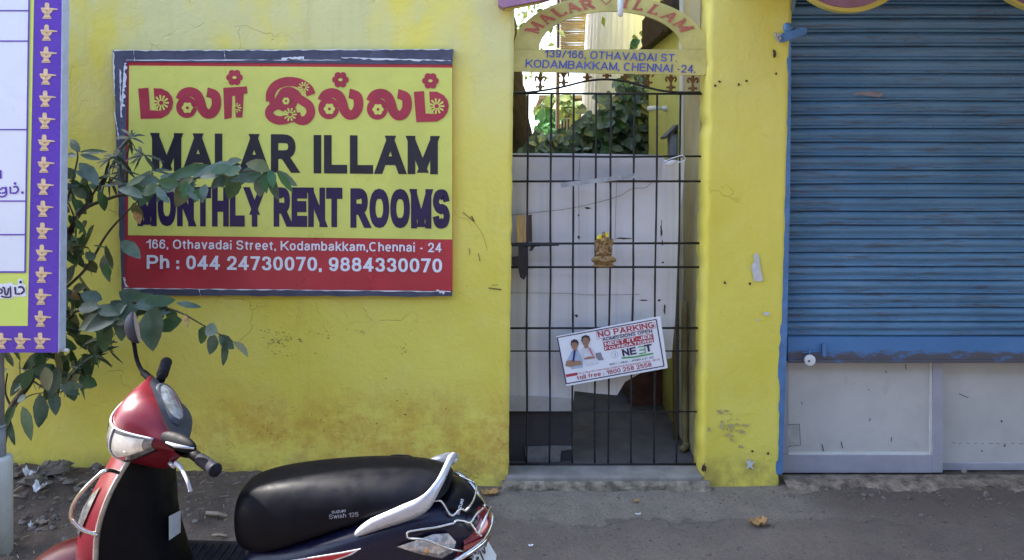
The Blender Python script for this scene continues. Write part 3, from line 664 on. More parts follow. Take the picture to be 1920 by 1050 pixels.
def leafpx(mb, b, t, wpx, d, dd=None, droop=.15):
    """leaf from stalk pixel b to tip pixel t at distance d"""
    dd = random.uniform(-.05, .05) if dd is None else dd
    a = P(*b, d); c = P(*t, d+dd); L = (c-a).length; n = Vector((random.uniform(-.5, .5), -1, random.uniform(.1, .9)))
    leaf(mb, a, c-a+Vector((0, 0, droop*L*.35)), L*1.03, wpx/F*d, n, droop, random.uniform(.05, .25))

# the shrub growing between the banner and the wall
sd = 3.95
shrub = thing('roadside_shrub', G(12, 960)+Vector((0, .25, 0)), 'tall dusty shrub with broad leaves growing behind the purple banner, reaching over the room sign', 'shrub')
mb = MB()
for pts, r in (([(-12,930,0),(4,830,0),(22,765,0),(58,712,0),(80,640,0),(100,560,.0),(118,470,0),(150,400,0),(205,372,0),(290,350,-.05),(390,330,-.1),(500,318,-.12)], (.02,.004)),
               ([(80,640,0),(130,590,0),(190,575,-.05),(260,567,-.1),(330,583,-.12),(385,612,-.12),(437,640,-.12)], (.008,.002)),
               ([(58,712,0),(100,735,-.05),(140,728,-.08)], (.005,.002)), ([(22,765,0),(10,735,0),(14,700,0)], (.006,.003)),
               ([(100,560,0),(160,505,0),(200,440,0),(240,395,-.05),(285,352,-.1)], (.008,.003)), ([(118,470,0),(140,420,0),(128,380,0)], (.006,.003)),
               ([(120,400,0),(145,300,0),(140,280,0)], (.006,.002)), ([(22,765,0),(35,755,-.02),(60,740,-.03),(95,735,-.05)], (.005,.002)),
               ([(150,400,0),(190,340,.05),(230,280,.05),(245,250,.05)], (.007,.002)), ([(-5,860,0),(10,812,-.05),(20,790,-.05)], (.006,.003))):
    q = spline([P(x, y, sd+o_) for x, y, o_ in pts], 6); n_ = len(q); mb.tube(q, [r[0]+(r[1]-r[0])*i/n_ for i in range(n_)], 6)
mb.build('stem', M['stem'], shrub, smooth=True)
mb = MB()
L1 = [(150,285,133,258,16),(150,285,203,282,12),(150,290,190,298,11),(148,305,184,345,26),(145,292,114,296,14),(140,320,175,335,14),
 (410,316,305,340,24),(410,318,365,332,18),(452,308,360,330,24),(430,328,396,352,22),(440,326,428,370,30),(462,318,498,338,24),(492,328,488,366,24),(502,320,522,372,20),(518,320,557,346,18),(470,313,440,350,22),
 (350,333,330,384,34),(285,343,262,384,26),(272,330,236,346,18),(385,345,380,378,20),(225,452,263,482,26),(195,478,206,526,28),(176,488,160,470,18),(250,380,268,408,26),(330,345,300,352,18),(420,312,455,298,16),
 (240,568,160,616,42),(300,560,200,584,34),(330,568,378,574,14),(292,572,288,652,44),(250,575,310,562,28),(200,600,196,656,30),(222,602,180,612,24),(270,566,330,560,26),(310,580,330,600,22),
 (385,612,376,642,24),(387,612,408,624,26),(400,624,393,662,22),(410,628,438,652,22),(424,636,418,682,18),(437,640,464,668,13),(348,588,352,612,8),
 (75,738,72,797,28),(95,733,104,776,22),(118,724,156,722,18),(110,722,150,738,16),(42,762,58,822,28),(20,788,28,832,24),(50,742,32,752,18),(92,700,60,690,24),(40,700,20,740,18),(60,690,45,730,22),(110,690,95,740,28),(84,688,90,730,30),(30,760,10,800,18),(25,735,45,715,14)]
for x0, y0, x1, y1, w_ in L1: leafpx(mb, (x0, y0), (x1, y1), w_, sd-random.uniform(.05, .16))
for k in range(175):      # crowded leaves close behind the banner's edge
    x = random.gauss(122, 34); y = random.uniform(310, 715)
    if x > 245 or (x > 175 and 505 < y < 560) or (x > 190 and y > 610): continue
    a = random.uniform(0, 6.28); l = random.uniform(26, 48); leafpx(mb, (x, y), (x+l*math.cos(a)*.8, y+l*abs(math.sin(a))*.9+4), random.uniform(14, 26), sd+random.uniform(-.12, .22), .08)
for k in range(70):
    x = random.uniform(-90, 120); y = random.uniform(250, 720); a = random.uniform(0, 6.28); l = random.uniform(28, 46)
    leafpx(mb, (x, y), (x+l*math.cos(a), y+l*abs(math.sin(a))), random.uniform(14, 26), sd+random.uniform(-.1, .25), .08)
for k in range(30):
    t = random.random(); x = 215+300*t; y = 352-30*t+random.gauss(0, 7); a = random.choice((random.uniform(-.4, .5), random.uniform(.6, 2.4), random.uniform(2.7, 3.6))); l = random.uniform(30, 52)
    leafpx(mb, (x, y), (x+l*math.cos(a), y+l*math.sin(a)*.75), random.uniform(16, 27), sd-random.uniform(.0, .2), None, .1)
for k in range(22):
    x = random.gauss(245, 38); y = random.gauss(582, 12); a = random.choice((random.uniform(2.2, 3.6), random.uniform(.8, 2.2), random.uniform(-.3, .4))); l = random.uniform(32, 58)
    leafpx(mb, (x, y), (x+l*math.cos(a), y+l*math.sin(a)*.8), random.uniform(18, 34), sd-random.uniform(-.05, .15), None, .1)
nl = 18; groups = [MB(), MB(), MB()]; iv = 0
for f0 in range(0, len(mb.f), 10):
    g_ = groups[random.choices((0, 1, 2), (.62, .27, .11))[0]]
    for f_ in mb.f[f0:f0+10]: g_.poly([mb.v[i] for i in f_])
for g_, m_ in zip(groups, ('leaf', 'leaf5', 'leaf6')):
    o = g_.build('foliage', M[m_], shrub, smooth=True)
    import bmesh
    bm = bmesh.new(); bm.from_mesh(o.data); bmesh.ops.remove_doubles(bm, verts=bm.verts, dist=1e-6); bm.to_mesh(o.data); bm.free(); o.data.polygons.foreach_set('use_smooth', [True]*len(o.data.polygons))
mb = MB()
for x0, y0, x1, y1, w_ in ((505,318,512,350,18),(520,322,548,358,14),(495,322,500,360,16),(350,338,345,372,20),(365,380,372,350,18),(205,520,196,492,16)): leafpx(mb, (x0, y0), (x1, y1), w_, sd-.18)
mb.build('fresh_leaves', M['leaf3'], shrub, smooth=True)
mb = MB()
for cx, cy, n_ in ((243,258,14),(222,292,13),(268,288,13),(236,318,12),(205,330,10),(285,320,9),(190,640,9),(205,655,7),(175,668,8),(235,600,9),(110,700,9),(140,690,10),(55,705,8),(210,300,8),(150,690,8),(225,345,10),(120,350,8)):
    for k in range(n_):
        a = random.uniform(0, 6.28); l = random.uniform(20, 44); leafpx(mb, (cx+random.uniform(-4,4), cy+random.uniform(-4,4)), (cx+l*math.cos(a), cy+l*math.sin(a)*.8+8), random.uniform(3.5, 7), sd+random.uniform(-.1, .06), .05, .3)
mb.build('narrow_leaves', M['leaf2'], shrub, smooth=True)
mb = MB(); leafpx(mb, (345,590), (352,613), 9, sd-.13); leafpx(mb, (255,392), (262,418), 16, sd-.12); leafpx(mb, (128,545), (150,560), 16, sd-.05)
mb.build('withered_leaves', M['dry'], shrub, smooth=True)

# climber on the passage end
cl = thing('leafy_climber', (.75, 6.5, 0), 'dense dark green climber heaped behind the gate, left of the lime wall', 'climber')
mb = MB(); mbs = MB(); mbt = MB()
def dens(x, y):
    top = 288-18 if x < 1010 else (255 if x < 1060 else (240 if x < 1090 else (215 if x < 1130 else (185 if x < 1160 else 135))))
    return y > top+random.uniform(-16, 26)
cnt = 0
while cnt < 1900:
    x = random.uniform(985, 1222); y = random.uniform(60, 330)
    if not dens(x, y): continue
    if y < 150 and x < 1185: continue
    d = random.uniform(6.35, 7.1); 
    p = P(x, y, d); L = random.uniform(.06, .14)
    leaf(mb if random.random() < .8 else mbs, p, Vector((random.uniform(-1, 1), random.uniform(-1, .2), random.uniform(-1, .35))), L, L*random.uniform(.55, .9), Vector((random.uniform(-.6, .4), -1, random.uniform(0, 1.2))), .3, .15, 5); cnt += 1
for x, y in ((1185,70),(1198,62),(1205,85),(1192,90),(1210,98),(1180,92),(1215,80),(1200,75),(1208,90)):
    leaf(mbs, P(x, y, 6.3), rv()+Vector((0, -.3, 0)), .10, .075, Vector((0, -1, .5)), .3, .15, 5)
for k in range(9):
    x = 1100+k*14; mbt.tube(spline([P(x, 700, 6.7), P(x+10, 400, 6.75), P(x+random.uniform(0, 30), 220-k*8, 6.8)], 4), [.012]*8+[.006], 5)
mby = MB()
for k in range(190):
    x = random.uniform(1012, 1082); y = random.uniform(178, 290)
    if x > 1044 and y > 212: continue
    leaf(mbs if x < 1050 and y > 200 else mby, P(x, y, random.uniform(10.5, 10.9)), rv()-Vector((0, .3, .3)), .17, .11, Vector((0, -1, .6)), .3, .15, 5)
mby.build('yellowing_leaves', M['leaf4'], cl)
mb.build('foliage', M['leaf'], cl); mbs.build('fresh_leaves', M['leaf3'], cl); mbt.build('stem', M['stem'], cl)

tr = thing('leaning_tree', (.12, 7.3, 0), 'dark leaning tree trunk at the left edge of the gate opening', 'tree')
mb = MB(); pts = spline([(.10,7.3,-.1),(.06,7.3,1.2),(.04,7.3,1.9),(-.06,7.3,2.6),(-.12,7.3,3.4),(-.1,7.4,4.6)], 8)
mb.tube([p+rv(.012) for p in pts], [.19-.08*i/len(pts) for i in range(len(pts))], 14)
mb.tube(spline([(-.1,7.3,3.3),(.3,7.6,4.0),(.6,8,5.0)], 6), [.06]*6+[.04]*7, 8); mb.build('trunk', M['bark'], tr, smooth=True)
mb = MB()
for k in range(900):
    c = Vector((random.gauss(.3, 1.0), 8.2+random.gauss(0, .6), 4.7+random.gauss(0, .75)))
    if c.z < 2.9+.4*random.random(): continue
    leaf(mb, c, rv()-Vector((0, 0, .4)), .12, .06, rv()+Vector((0, 0, 1)), .3, .15, 2)
for k in range(130):
    p = P(random.uniform(968, 1045), random.uniform(-20, 150), random.uniform(8.6, 9.6))
    leaf(mb, p, rv()-Vector((0, 0, .4)), .08, .04, rv()+Vector((0, 0, 1)), .3, .15, 2)
mb.build('crown', M['leaf4'], tr)

# ------------------------------------------------------------------ gate
gd = 4.50
def sheet_mat():
    n = NT('dented_white_sheet'); x, y, z = n.xyz()
    c = n.mix(n.ramp(n.noise(2.5, 4), .3, .7), (.63, .62, .64), (.70, .69, .715))
    c = n.mix(n.math('MULTIPLY', n.ramp(n.noise(4, 6, .7, (1,1,.4)), .52, .75), .3), c, (.42, .40, .40))
    c = n.mix(n.math('MULTIPLY', n.ramp(n.noise(1.2, 3, .6, (20, 1, .15)), .45, .62), .34), c, (.46, .45, .47))  # vertical grey bands paint in the blurred shadows of the bars
    c = n.mix(n.math('MULTIPLY', n.ramp(x, .13, .05), .4), c, (.36, .33, .27))
    c = n.mix(n.math('MULTIPLY', n.ramp(n.noise(60, 3, .6), .70, .76), .7), c, (.16, .12, .10))
    c = n.mix(n.math('MULTIPLY', n.ramp(n.noise(9, 6, .7, (1,1,1), (5,5,5)), .66, .72), .35), c, (.30, .24, .20))
    n.col(c); n.rough(.6); n.bump(n.noise(5, 4, .6), .2, .01); return n.m
gate = thing('barred_gate', (.53, gd, .04), 'tall black iron bar gate standing in the yellow wall opening', 'gate')
for xt, xb in ((990,987),(1034,1030),(1076,1073),(1118,1115),(1146,1140),(1190,1183),(1232,1226),(1276,1268)):
    mb = MB(); mb.tube(spline([P(xb+(xt-xb)*k/6+random.uniform(-.9,.9)*(0 < k < 6), 871-695*k/6, gd) for k in range(7)], 5), [.0058*random.uniform(.86, 1.14) for _ in range(31)], 8); mb.build('vertical_bar', M['iron'], gate, smooth=True)
for y in (176, 293, 340, 456, 501, 615, 658, 772, 870):
    mb = MB(); yd = gd-.009; r = .0062 if y not in (772, 658) else .0042
    mb.tube([P(955, y+random.uniform(-1,1), yd), P(1140, y+random.uniform(-1,1), yd), P(1316, y, yd)], r, 8); mb.build('cross_bar', M['iron'], gate, smooth=True)
mb = MB(); mb.tube(spline([P(962,174,gd-.012),P(1000,172,gd-.012),P(1050,164,gd-.012),P(1100,152,gd-.012),P(1140,149,gd-.012),P(1180,154,gd-.012),P(1230,168,gd-.012),P(1270,173,gd-.012),P(1314,173,gd-.012)], 6), .0062, 8); mb.build('arched_rail', M['iron'], gate, smooth=True)
def finial(px_, py_):
    mb = MB(); d = gd-.012; p = lambda x, y: P(px_+x, py_+y, d)
    mb.tube([p(0, 0), p(0, -8), p(0, -16), p(0, -30), p(0, -38)], [.006, .012, .006, .010, .002], 8)
    for s_ in (-1, 1):
        mb.tube(spline([p(0, -18), p(s_*4, -25), p(s_*8, -27), p(s_*9.5, -22), p(s_*7, -19)], 4), [.007]*9+[.006]*8, 6)
        mb.tube(spline([p(0, -4), p(s_*4, -8), p(s_*7, -9), p(s_*7, -6)], 4), .005, 6)
    mb.build('finial', M['rust'], gate, smooth=True)
for x, y in ((1013,171),(1057,163),(1101,153),(1138,150),(1172,152),(1215,163),(1258,172),(1299,174)): finial(x, y)
la = thing('gate_latch', P(985, 470, gd-.02), 'black sliding latch and bolt on the left of the barred gate', 'latch')
mb = MB(); a = P(958, 462, gd-.03); c = P(1012, 456, gd-.03); mb.box((a.x, gd-.036, a.z), (c.x, gd-.016, c.z)); mb.tube([P(985,459,gd-.04), P(1048,458,gd-.04)], .009, 8); mb.build('bolt', M['iron'], la, bevel=.002)
mb = MB(); mb.prism([P(x, y, gd-.034) for x, y in ((972,463),(990,463),(989,512),(983,525),(975,520),(971,500),(960,498),(960,482),(972,481))], (0,.022,0)); mb.build('lock_case', M['iron'], la)
mb = MB(); mb.prism([P(x, y, gd-.03) for x, y in ((995,463),(1003,462),(998,470),(992,471))], (0,.012,0)); mb.build('catch', M['iron'], la)
mb = MB()
lw = thing('wooden_wedges', P(978, 455, gd-.02), 'bundle of yellow and dark wooden slats wedged above the gate latch', 'wood slats')
for x0, x1, m_, dd in ((969,980,'wood',0),(981,986,'wood',.004),(987,998,'darkwood',.008)):
    mb = MB(); mb.prism([P(x0, 405, gd-.03+dd), P(x1-1, 402, gd-.03+dd), P(x1, 454, gd-.03+dd), P(x0+1, 454, gd-.03+dd)], (0,.012,0)); mb.build('slat', M[m_], lw)
# white sheet wired behind the bars
sp = [(950,287),(1100,288),(1243,291),(1248,302),(1284,300),(1282,340),(1275,400),(1270,500),(1266,600),(1259,672),(1238,674),(1226,694),(1200,700),(1172,716),(1157,741),(1120,738),(1077,733),(1073,771),(1000,770),(950,771)]
shd_ = thing('white_sheet', P(1100, 770, 4.6), 'dented white sheet with a torn lower edge wired behind the gate bars', 'sheet')
mb = MB(); mb.prism([P(x, y, 4.585) for x, y in sp], (0, .006, 0)); mb.build('panel', sheet_mat(), shd_)
mb = MB(); mb.prism([P(x, y, 4.572) for x, y in ((950,288),(1238,292),(1236,340),(950,338))], (0,.005,0)); mb.build('top_strip', mat('grey_white_strip', (.50,.49,.51), .6, .08, 4, dirt=.2), shd_)
mb = MB(); mb.prism([P(x, y, 4.572) for x, y in ((950,744),(1010,743),(1073,748),(1072,771),(950,771))], (0,.005,0)); mb.build('lower_scrap', mat('stained_white_scrap', (.43,.41,.40), .7, .12, 6, dirt=.3), shd_)
mb = MB()
mb.tube(spline([P(x, y, 4.568) for x, y in ((955,404),(1000,399),(1060,392),(1110,382),(1160,368),(1185,354),(1210,352),(1222,342))], 4), .0014, 5)
mb.tube(spline([P(x, y, 4.568) for x, y in ((955,549),(1060,550),(1110,553),(1200,552))], 4), .0012, 5)
mb.tube([P(1087,300,4.568),P(1085,340,4.568),P(1086,450,4.568)], .001, 5); mb.tube([P(1156,340,4.568),P(1153,450,4.568)], .001, 5); mb.build('tie_wire', M['rust'], shd_)
f = Flat(4.583)
for x, y, r, sx, sy in ((1085,446,2.5,.7,1.2),(1085,403,1.8,1,1),(1240,430,3.5,.5,4),(1242,455,2,.6,3),(1246,580,3,.8,2.4),(1170,447,3,4.5,.5),(1243,492,2,1,1),(1102,390,2.5,2,.7),(1081,592,2.4,1.4,1),(1208,563,2,4,.5),(1236,563,2.4,1.4,1)): blot(f, x, y, r, 12, sx, sy, .6)
f.build('scuff_mark', M['darkwood'], shd_)
f = Flat(4.565); 
mb = MB(); mb.prism([P(x, y, 4.47) for x, y in ((1050,343),(1100,337),(1190,325),(1199,327),(1200,333),(1100,345),(1053,352))], (0,.008,0)); tag(mb.build('grey_strip', mat('flaking_grey_strip', (.33,.34,.36), .6, .25, 14, dirt=.6, dirtc=(.09,.09,.1))), 'flaking grey metal strip tied aslant across the upper gate bars', 'strip')
ti = thing('tin_scrap', P(1265, 305, 4.55), 'crumpled white tin scrap caught on the upper right gate bar', 'scrap')
mb = MB(); mb.ell(P(1258,306,4.54), (.035,0,.01), (0,.012,0), (-.004,0,.016), 10, 6); mb.tube(spline([P(1245,303,4.49),P(1262,296,4.485),P(1280,292,4.485),P(1285,300,4.49),P(1270,305,4.49)], 4), .003, 5); mb.build('crumpled_tin', M['scrap'], ti, smooth=True)
mb = MB(); mb.prism([P(x, y, 4.62) for x, y in ((945,700),(1076,700),(1074,800),(1070,905),(945,905))], (0, .01, 0)); dk = mb.build('steel_sheet', M['steel']); tag(dk, 'dark grey steel sheet leaning behind the lower left gate bars', 'sheet')
mb = MB(); mb.prism([P(x, y, 4.605) for x, y in ((984,838),(1048,836),(1076,837),(1075,842),(1052,846),(1050,868),(986,872))], (0, .008, 0)); tag(mb.build('cement_scrap', mat('pale_cement_scrap', (.19,.18,.18), .9, .3, 12, dirt=.5)), 'pale cement scrap at the foot of the dark steel sheet', 'scrap')

# little golden seated statuette on the bars
st_ = thing('seated_statuette', P(1132, 500, gd-.03), 'small golden elephant headed seated statuette tied to the middle of the gate', 'statuette')
yy = gd-.04
def ec(px_, py_, rx, rz, ry, dy=0, mb=None, tilt=0):
    s_ = gd/F; ca, sa = math.cos(R(tilt)), math.sin(R(tilt))
    mb.ell(P(px_, py_, yy-dy), (rx*s_*ca, 0, -rx*s_*sa), (0, ry, 0), (rz*s_*sa, 0, rz*s_*ca), 14, 8)
mb = MB()
ec(1132,498,21,4,.02,0,mb); ec(1132,492,19,5,.02,0,mb); ec(1120,485,12,6,.018,.010,mb,-20); ec(1144,485,12,6,.018,.010,mb,20); ec(1128,488,11,3.6,.014,.020,mb,12); ec(1138,489,11,3.6,.014,.020,mb,-12)
ec(1132,472,11.5,9.5,.022,.006,mb); ec(1132,462,12,8,.018,0,mb); ec(1120,465,4,9,.010,.006,mb,12); ec(1144,465,4,9,.010,.006,mb,-12); ec(1118,458,3,9,.008,0,mb,-12); ec(1147,456,3,9,.008,0,mb,14)
ec(1122,475,6,3,.009,.018,mb,-20); ec(1143,475,6,3,.009,.018,mb,20)
mb.build('body', M['idol'], st_, smooth=True)
mb = MB(); ec(1132,452,7.5,7.5,.018,.010,mb); ec(1123,452,5,7,.006,.004,mb,10); ec(1141,452,5,7,.006,.004,mb,-10); ec(1132,443,5.5,6,.012,.006,mb); ec(1132,438,2.6,4,.008,.006,mb)
q = spline([P(1132,455,yy-.024),P(1132,461,yy-.028),P(1132.5,467,yy-.030),P(1135,471,yy-.030),P(1137,469,yy-.030)], 4); mb.tube(q, [.0085-.0045*i/len(q) for i in range(len(q))], 8)
mb.build('head', M['idol'], st_, smooth=True)
mb = MB()
for x, y in ((1123,444),(1137,440)):
    for k in range(7): ec(x+random.uniform(-3,3), y+random.uniform(-3,3), 3, 2, .004, .012+random.uniform(0,.008), mb, random.uniform(-60,60))
mb.build('yellow_flower', M['petal'], st_, smooth=True)

# ------------------------------------------------------------------ arched name board
ad = 4.40
arch = thing('arched_name_board', P(1145, 137, ad), 'ochre arched metal name board with red and blue lettering spanning the gate top', 'name board')
mb = MB(); cx = 1144; outer = []; inner = []
for k in range(41):
    a = math.pi*k/40
    outer.append((cx-181*math.cos(a), 92-101*math.sin(a)**.95 if 0 < k < 40 else 92)); inner.append((cx+1-134*math.cos(a), 92-71*math.sin(a)))
pts_o = [P(x, y, ad) for x, y in outer]; pts_i = [P(x, y, ad) for x, y in inner]
dv = Vector((0, .018, 0))
mb.loft([pts_o, pts_i, [p+dv for p in pts_i], [p+dv for p in pts_o], pts_o], closed=False)
mb.prism([P(x, y, ad-.002) for x, y in ((961,92.5),(1326,92.5),(1327,128),(1322,140),(1314,141),(961,134))], (0,.018,0))
mb.build('plate', M['arch'], arch)
line(arch, 'blue_lettering', M['archblue'], "139/166, OTHAVADAI ST.", (1021,107), (1269,116), (1,-14.5), ad-.0045, .018, .16)
line(arch, 'blue_lettering', M['archblue'], "KODAMBAKKAM, CHENNAI -24.", (985,126), (1304,137), (1,-15), ad-.0045, .018, .13)
fl = Flat(ad-.0025)
LET = {'M': ([((.12,0),(.12,1)),((.12,1),(.5,.1)),((.5,.1),(.88,1)),((.88,1),(.88,0))], [(.0,.26,0),(.74,1.,0),(.0,.2,1),(.8,1.,1)], 1.15),
       'A': ([((.08,0),(.5,1)),((.5,1),(.92,0)),((.27,.36),(.73,.36))], [(-.05,.25,0),(.75,1.05,0)], 1.0),
       'L': ([((.22,0),(.22,1)),((.1,.05),(.9,.05)),((.87,.0),(.87,.25))], [(.02,.42,0),(.02,.42,1)], .8),
       'I': ([((.5,0),(.5,1))], [(.15,.85,0),(.15,.85,1)], .45),
       'R': ([((.2,0),(.2,1)),((.2,.95),(.6,.95)),((.6,.95),(.78,.82)),((.78,.82),(.78,.66)),((.78,.66),(.6,.5)),((.6,.5),(.2,.5)),((.5,.5),(.9,0))], [(.02,.4,0),(.78,1.02,0),(.02,.4,1)], .95)}
def arc_pt(adeg, h):   # h 0..1 between inner and outer ring
    a = R(adeg); ri, ro = (134, 71), (181, 101); k = .26+.56*h
    return (cx-(ri[0]+(ro[0]-ri[0])*k)*math.cos(a), 92-(ri[1]+(ro[1]-ri[1])*k)*math.sin(a))
ARC = [('M',21,33),('A',36,45.5),('L',49,57.5),('A',59,68.5),('R',70,79),('I',98,103.5),('L',106.5,114),('L',118,126.5),('A',130,140),('M',143,156)]
for ch, a0, a1 in ARC:
    st1, ser, _ = LET[ch]; q = lambda x, y: arc_pt(a0+(a1-a0)*x, y)
    for i_, (p_, r_) in enumerate(st1):
        thin = (ch == 'M' and i_ in (0, 2)) or (ch == 'A' and i_ in (0, 2)) or (ch == 'R' and i_ in (1, 5)) or (ch == 'L' and i_ == 1)
        fl.stroke([q(*p_), q(*r_)], 2.8 if thin else 5.6, False)
    for x0, x1, y in ser: fl.stroke([q(x0, y), q((x0+x1)/2, y), q(x1, y)], 2.4, False)
fl.stroke([arc_pt(84,.95), arc_pt(87,.3)], 1.8); fl.stroke([arc_pt(87,.3), arc_pt(91,.85)], 1.8)
fl.build('red_lettering', M['archred'], arch)
bulb = thing('hanging_bulb', P(1163, 8, 4.36), 'white compact fluorescent bulb hanging in front of the arched name board', 'bulb')
mb = MB(); mb.tube([P(1163,-60,4.34),P(1163,-12,4.34)], [.012,.018], 12); mb.build('holder', M['whiteplastic'], bulb, smooth=True)
mb = MB(); mb.tube([P(1163,-13,4.34),P(1163,25,4.34),P(1163,29,4.34),P(1163,32,4.34)], [.016,.016,.013,.005], 14); mb.build('bulb_tube', mat('frosted_bulb', (.62,.62,.60), .3, .06, 20), bulb, smooth=True)

# ------------------------------------------------------------------ room sign on the wall
sd_ = WD-.03
sg = thing('room_sign', P(530, 555, sd_), 'large yellow and red room rental sign with Tamil and English lettering on the wall', 'sign')
O4 = [(212,95),(851,92),(847,556),(228,554)]; I4 = [(238,116),(848,121),(848,546),(232,541)]
for k in range(4):
    mb = MB(); a, b_, c, e = O4[k], O4[(k+1)%4], I4[(k+1)%4], I4[k]
    if k == 1: continue
    n_ = 24; Lp = []; Rp = []
    for i in range(n_+1):
        t = i/n_; Lp.append((a[0]+(b_[0]-a[0])*t+random.uniform(-1.0,1.0), a[1]+(b_[1]-a[1])*t+random.uniform(-1.0,1.0))); Rp.append((e[0]+(c[0]-e[0])*t, e[1]+(c[1]-e[1])*t))
    m1 = [P(x, y, sd_-.004) for x, y in Lp]; m2 = [P(x, y, sd_-.004) for x, y in Rp]; dv = Vector((0, .036, 0))
    mb.loft([m1, m2, [p+dv for p in m2], [p+dv for p in m1], m1], closed=False); mb.build('frame_band', M['slate'], sg)
mb = MB(); mb.prism([P(x, y, sd_) for x, y in I4], (0, .026, 0)); mb.build('red_panel', M['red_print'], sg)
f = Flat(sd_-.0015); f.poly([(242,123),(848,127),(848,449),(240,441)]); f.build('yellow_field', M['lime_print'], sg)
f = Flat(sd_-.006)   # torn paper edges
def rag(x0, y0, x1, y1, wd, n=16):
    a = []; b_ = []
    for i in range(n+1):
        t = i/n; x = x0+(x1-x0)*t; y = y0+(y1-y0)*t; h = abs(x1-x0) > abs(y1-y0); q = wd*random.uniform(.15, 1)
        a.append((x, y+random.uniform(-.6,.6)) if h else (x+random.uniform(-.6,.6), y)); b_.append((x, y+q) if h else (x+q, y))
    f.poly(a+b_[::-1])
rag(214,94,560,93,2.6,40); rag(560,93,848,92,2,30); rag(212,98,214,180,3,12); rag(236,112,640,112,2,30); rag(640,107,845,113,4,24); rag(528,108,570,106,6,10)
rag(233,118,227,200,8,24); rag(224,130,226,220,4,16); rag(214,210,222,262,3,10); rag(232,540,845,546,2.4,50); rag(236,538,230,520,6,8); rag(818,543,834,546,8,8); rag(230,549,240,550,3,8); rag(372,541,376,556,2,6); rag(250,95,252,115,1.4,6); rag(420,95,422,112,1,6)
f.build('torn_paper_edge', M['scrap'], sg)
# Tamil line
ox, oy, ks = 200., 80., 2.909
c_ = lambda pts: [(ox+x/ks, oy+y/ks) for x, y in pts]
fr = Flat(sd_-.0032); fy = Flat(sd_-.0056); fr2 = Flat(sd_-.0072)
W_ = 52/ks
def ma(dx, dy):
    q = lambda pts: c_([(x+dx, y+dy) for x, y in pts])
    fr.poly(q([(172,250),(228,246),(236,368),(300,372),(300,412),(186,416)]))
    fr.poly(q([(256,248),(300,250),(335,268),(356,295),(363,325),(356,362),(336,390),(300,412),(285,372),(262,330)]))
    fy.cut(); fy.daisy(*q([(297,328)])[0], 42/ks, 11); fr2.cut(); fr2.disc(*q([(297,328)])[0], 12/ks)
def la_(dx, dy):
    q = lambda pts: c_([(x+dx, y+dy) for x, y in pts])
    fr.ring(*q([(436,352)])[0], 34/ks, 36/ks, 46/ks)
    fr.stroke(q([(400,312),(418,280),(455,268),(492,284),(512,325),(522,362),(545,387),(575,383),(596,350),(598,310),(588,285),(556,272),(548,270)]), W_)
    fy.cut(); fy.flower(*q([(440,355)])[0], 30/ks); fr2.cut(); fr2.disc(*q([(440,355)])[0], 8/ks)
def pulli(x, y):
    p = c_([(x, y)])[0]; fr.flower(*p, 44/ks); fy.cut(); fy.disc(*p, 12/ks, 8/ks)
ma(0, 0); la_(0, 0)
fr.poly(c_([(636,246),(765,238),(768,276),(748,280),(740,408),(704,408),(700,290),(685,290),(682,410),(642,418)]))
fy.cut(); fy.daisy(*c_([(708,355)])[0], 27/ks, 9); fr2.cut(); fr2.disc(*c_([(708,355)])[0], 8/ks); pulli(697, 190)
fr.stroke(c_([(893,320),(895,275),(925,232),(985,212),(1050,220),(1098,250),(1115,285)]), 50/ks)
fr.ring(*c_([(980,318)])[0], 40/ks, 38/ks, 42/ks); fr.stroke(c_([(945,300),(960,268),(1000,258),(1040,280),(1050,310)]), 34/ks)
fr.stroke(c_([(1040,300),(1070,318),(1105,345),(1112,388),(1085,422),(1050,422),(1020,395)]), 48/ks); fr.ring(*c_([(950,382)])[0], 64/ks, 42/ks, 46/ks)
fr.stroke(c_([(890,335),(930,322),(960,330)]), 40/ks); fr.stroke(c_([(960,420),(1010,412),(1060,400)]), 44/ks)
fy.cut(); fy.daisy(*c_([(1075,243)])[0], 30/ks, 10); fy.cut(); fy.flower(*c_([(978,318)])[0], 20/ks); fy.cut(); fy.daisy(*c_([(1000,392)])[0], 36/ks, 10)
fr2.cut(); fr2.disc(*c_([(1075,243)])[0], 9/ks); fr2.cut(); fr2.disc(*c_([(978,318)])[0], 6/ks); fr2.cut(); fr2.disc(*c_([(1000,392)])[0], 10/ks)
la_(775, 6); pulli(1275, 202); la_(1040, 9); ma(1503, 18); pulli(1766, 208)
fr.build('tamil_lettering', M['red_letter'], sg); fy.build('yellow_flower_print', M['lime_print'], sg); fr2.build('red_flower_centre', M['red_letter'], sg)
for t_, a_, b_ in (("MALAR", (285,321), (556,324)), ("ILLAM", (588,325), (821,327))): line(sg, 'black_lettering', M['black_print'], t_, a_, b_, (0,-72), sd_-.003, .062, .10)
for t_, a_, b_ in (("MONTHLY", (258,424), (494,425)), ("RENT", (513,425), (642,426)), ("ROOMS", (657,427), (844,429))): line(sg, 'violet_lettering', M['violet_print'], t_, a_, b_, (0,-74), sd_-.003, .088, .06)
line(sg, 'white_lettering', M['white_print'], "166, Othavadai Street, Kodambakkam,Chennai - 24", (275,466), (828,473), (0,-17.5), sd_-.003, .024, .15)
line(sg, 'white_lettering', M['white_print'], "Ph : 044 24730070, 9884330070", (275,504), (829,511), (0,-26), sd_-.003, .036, .13)

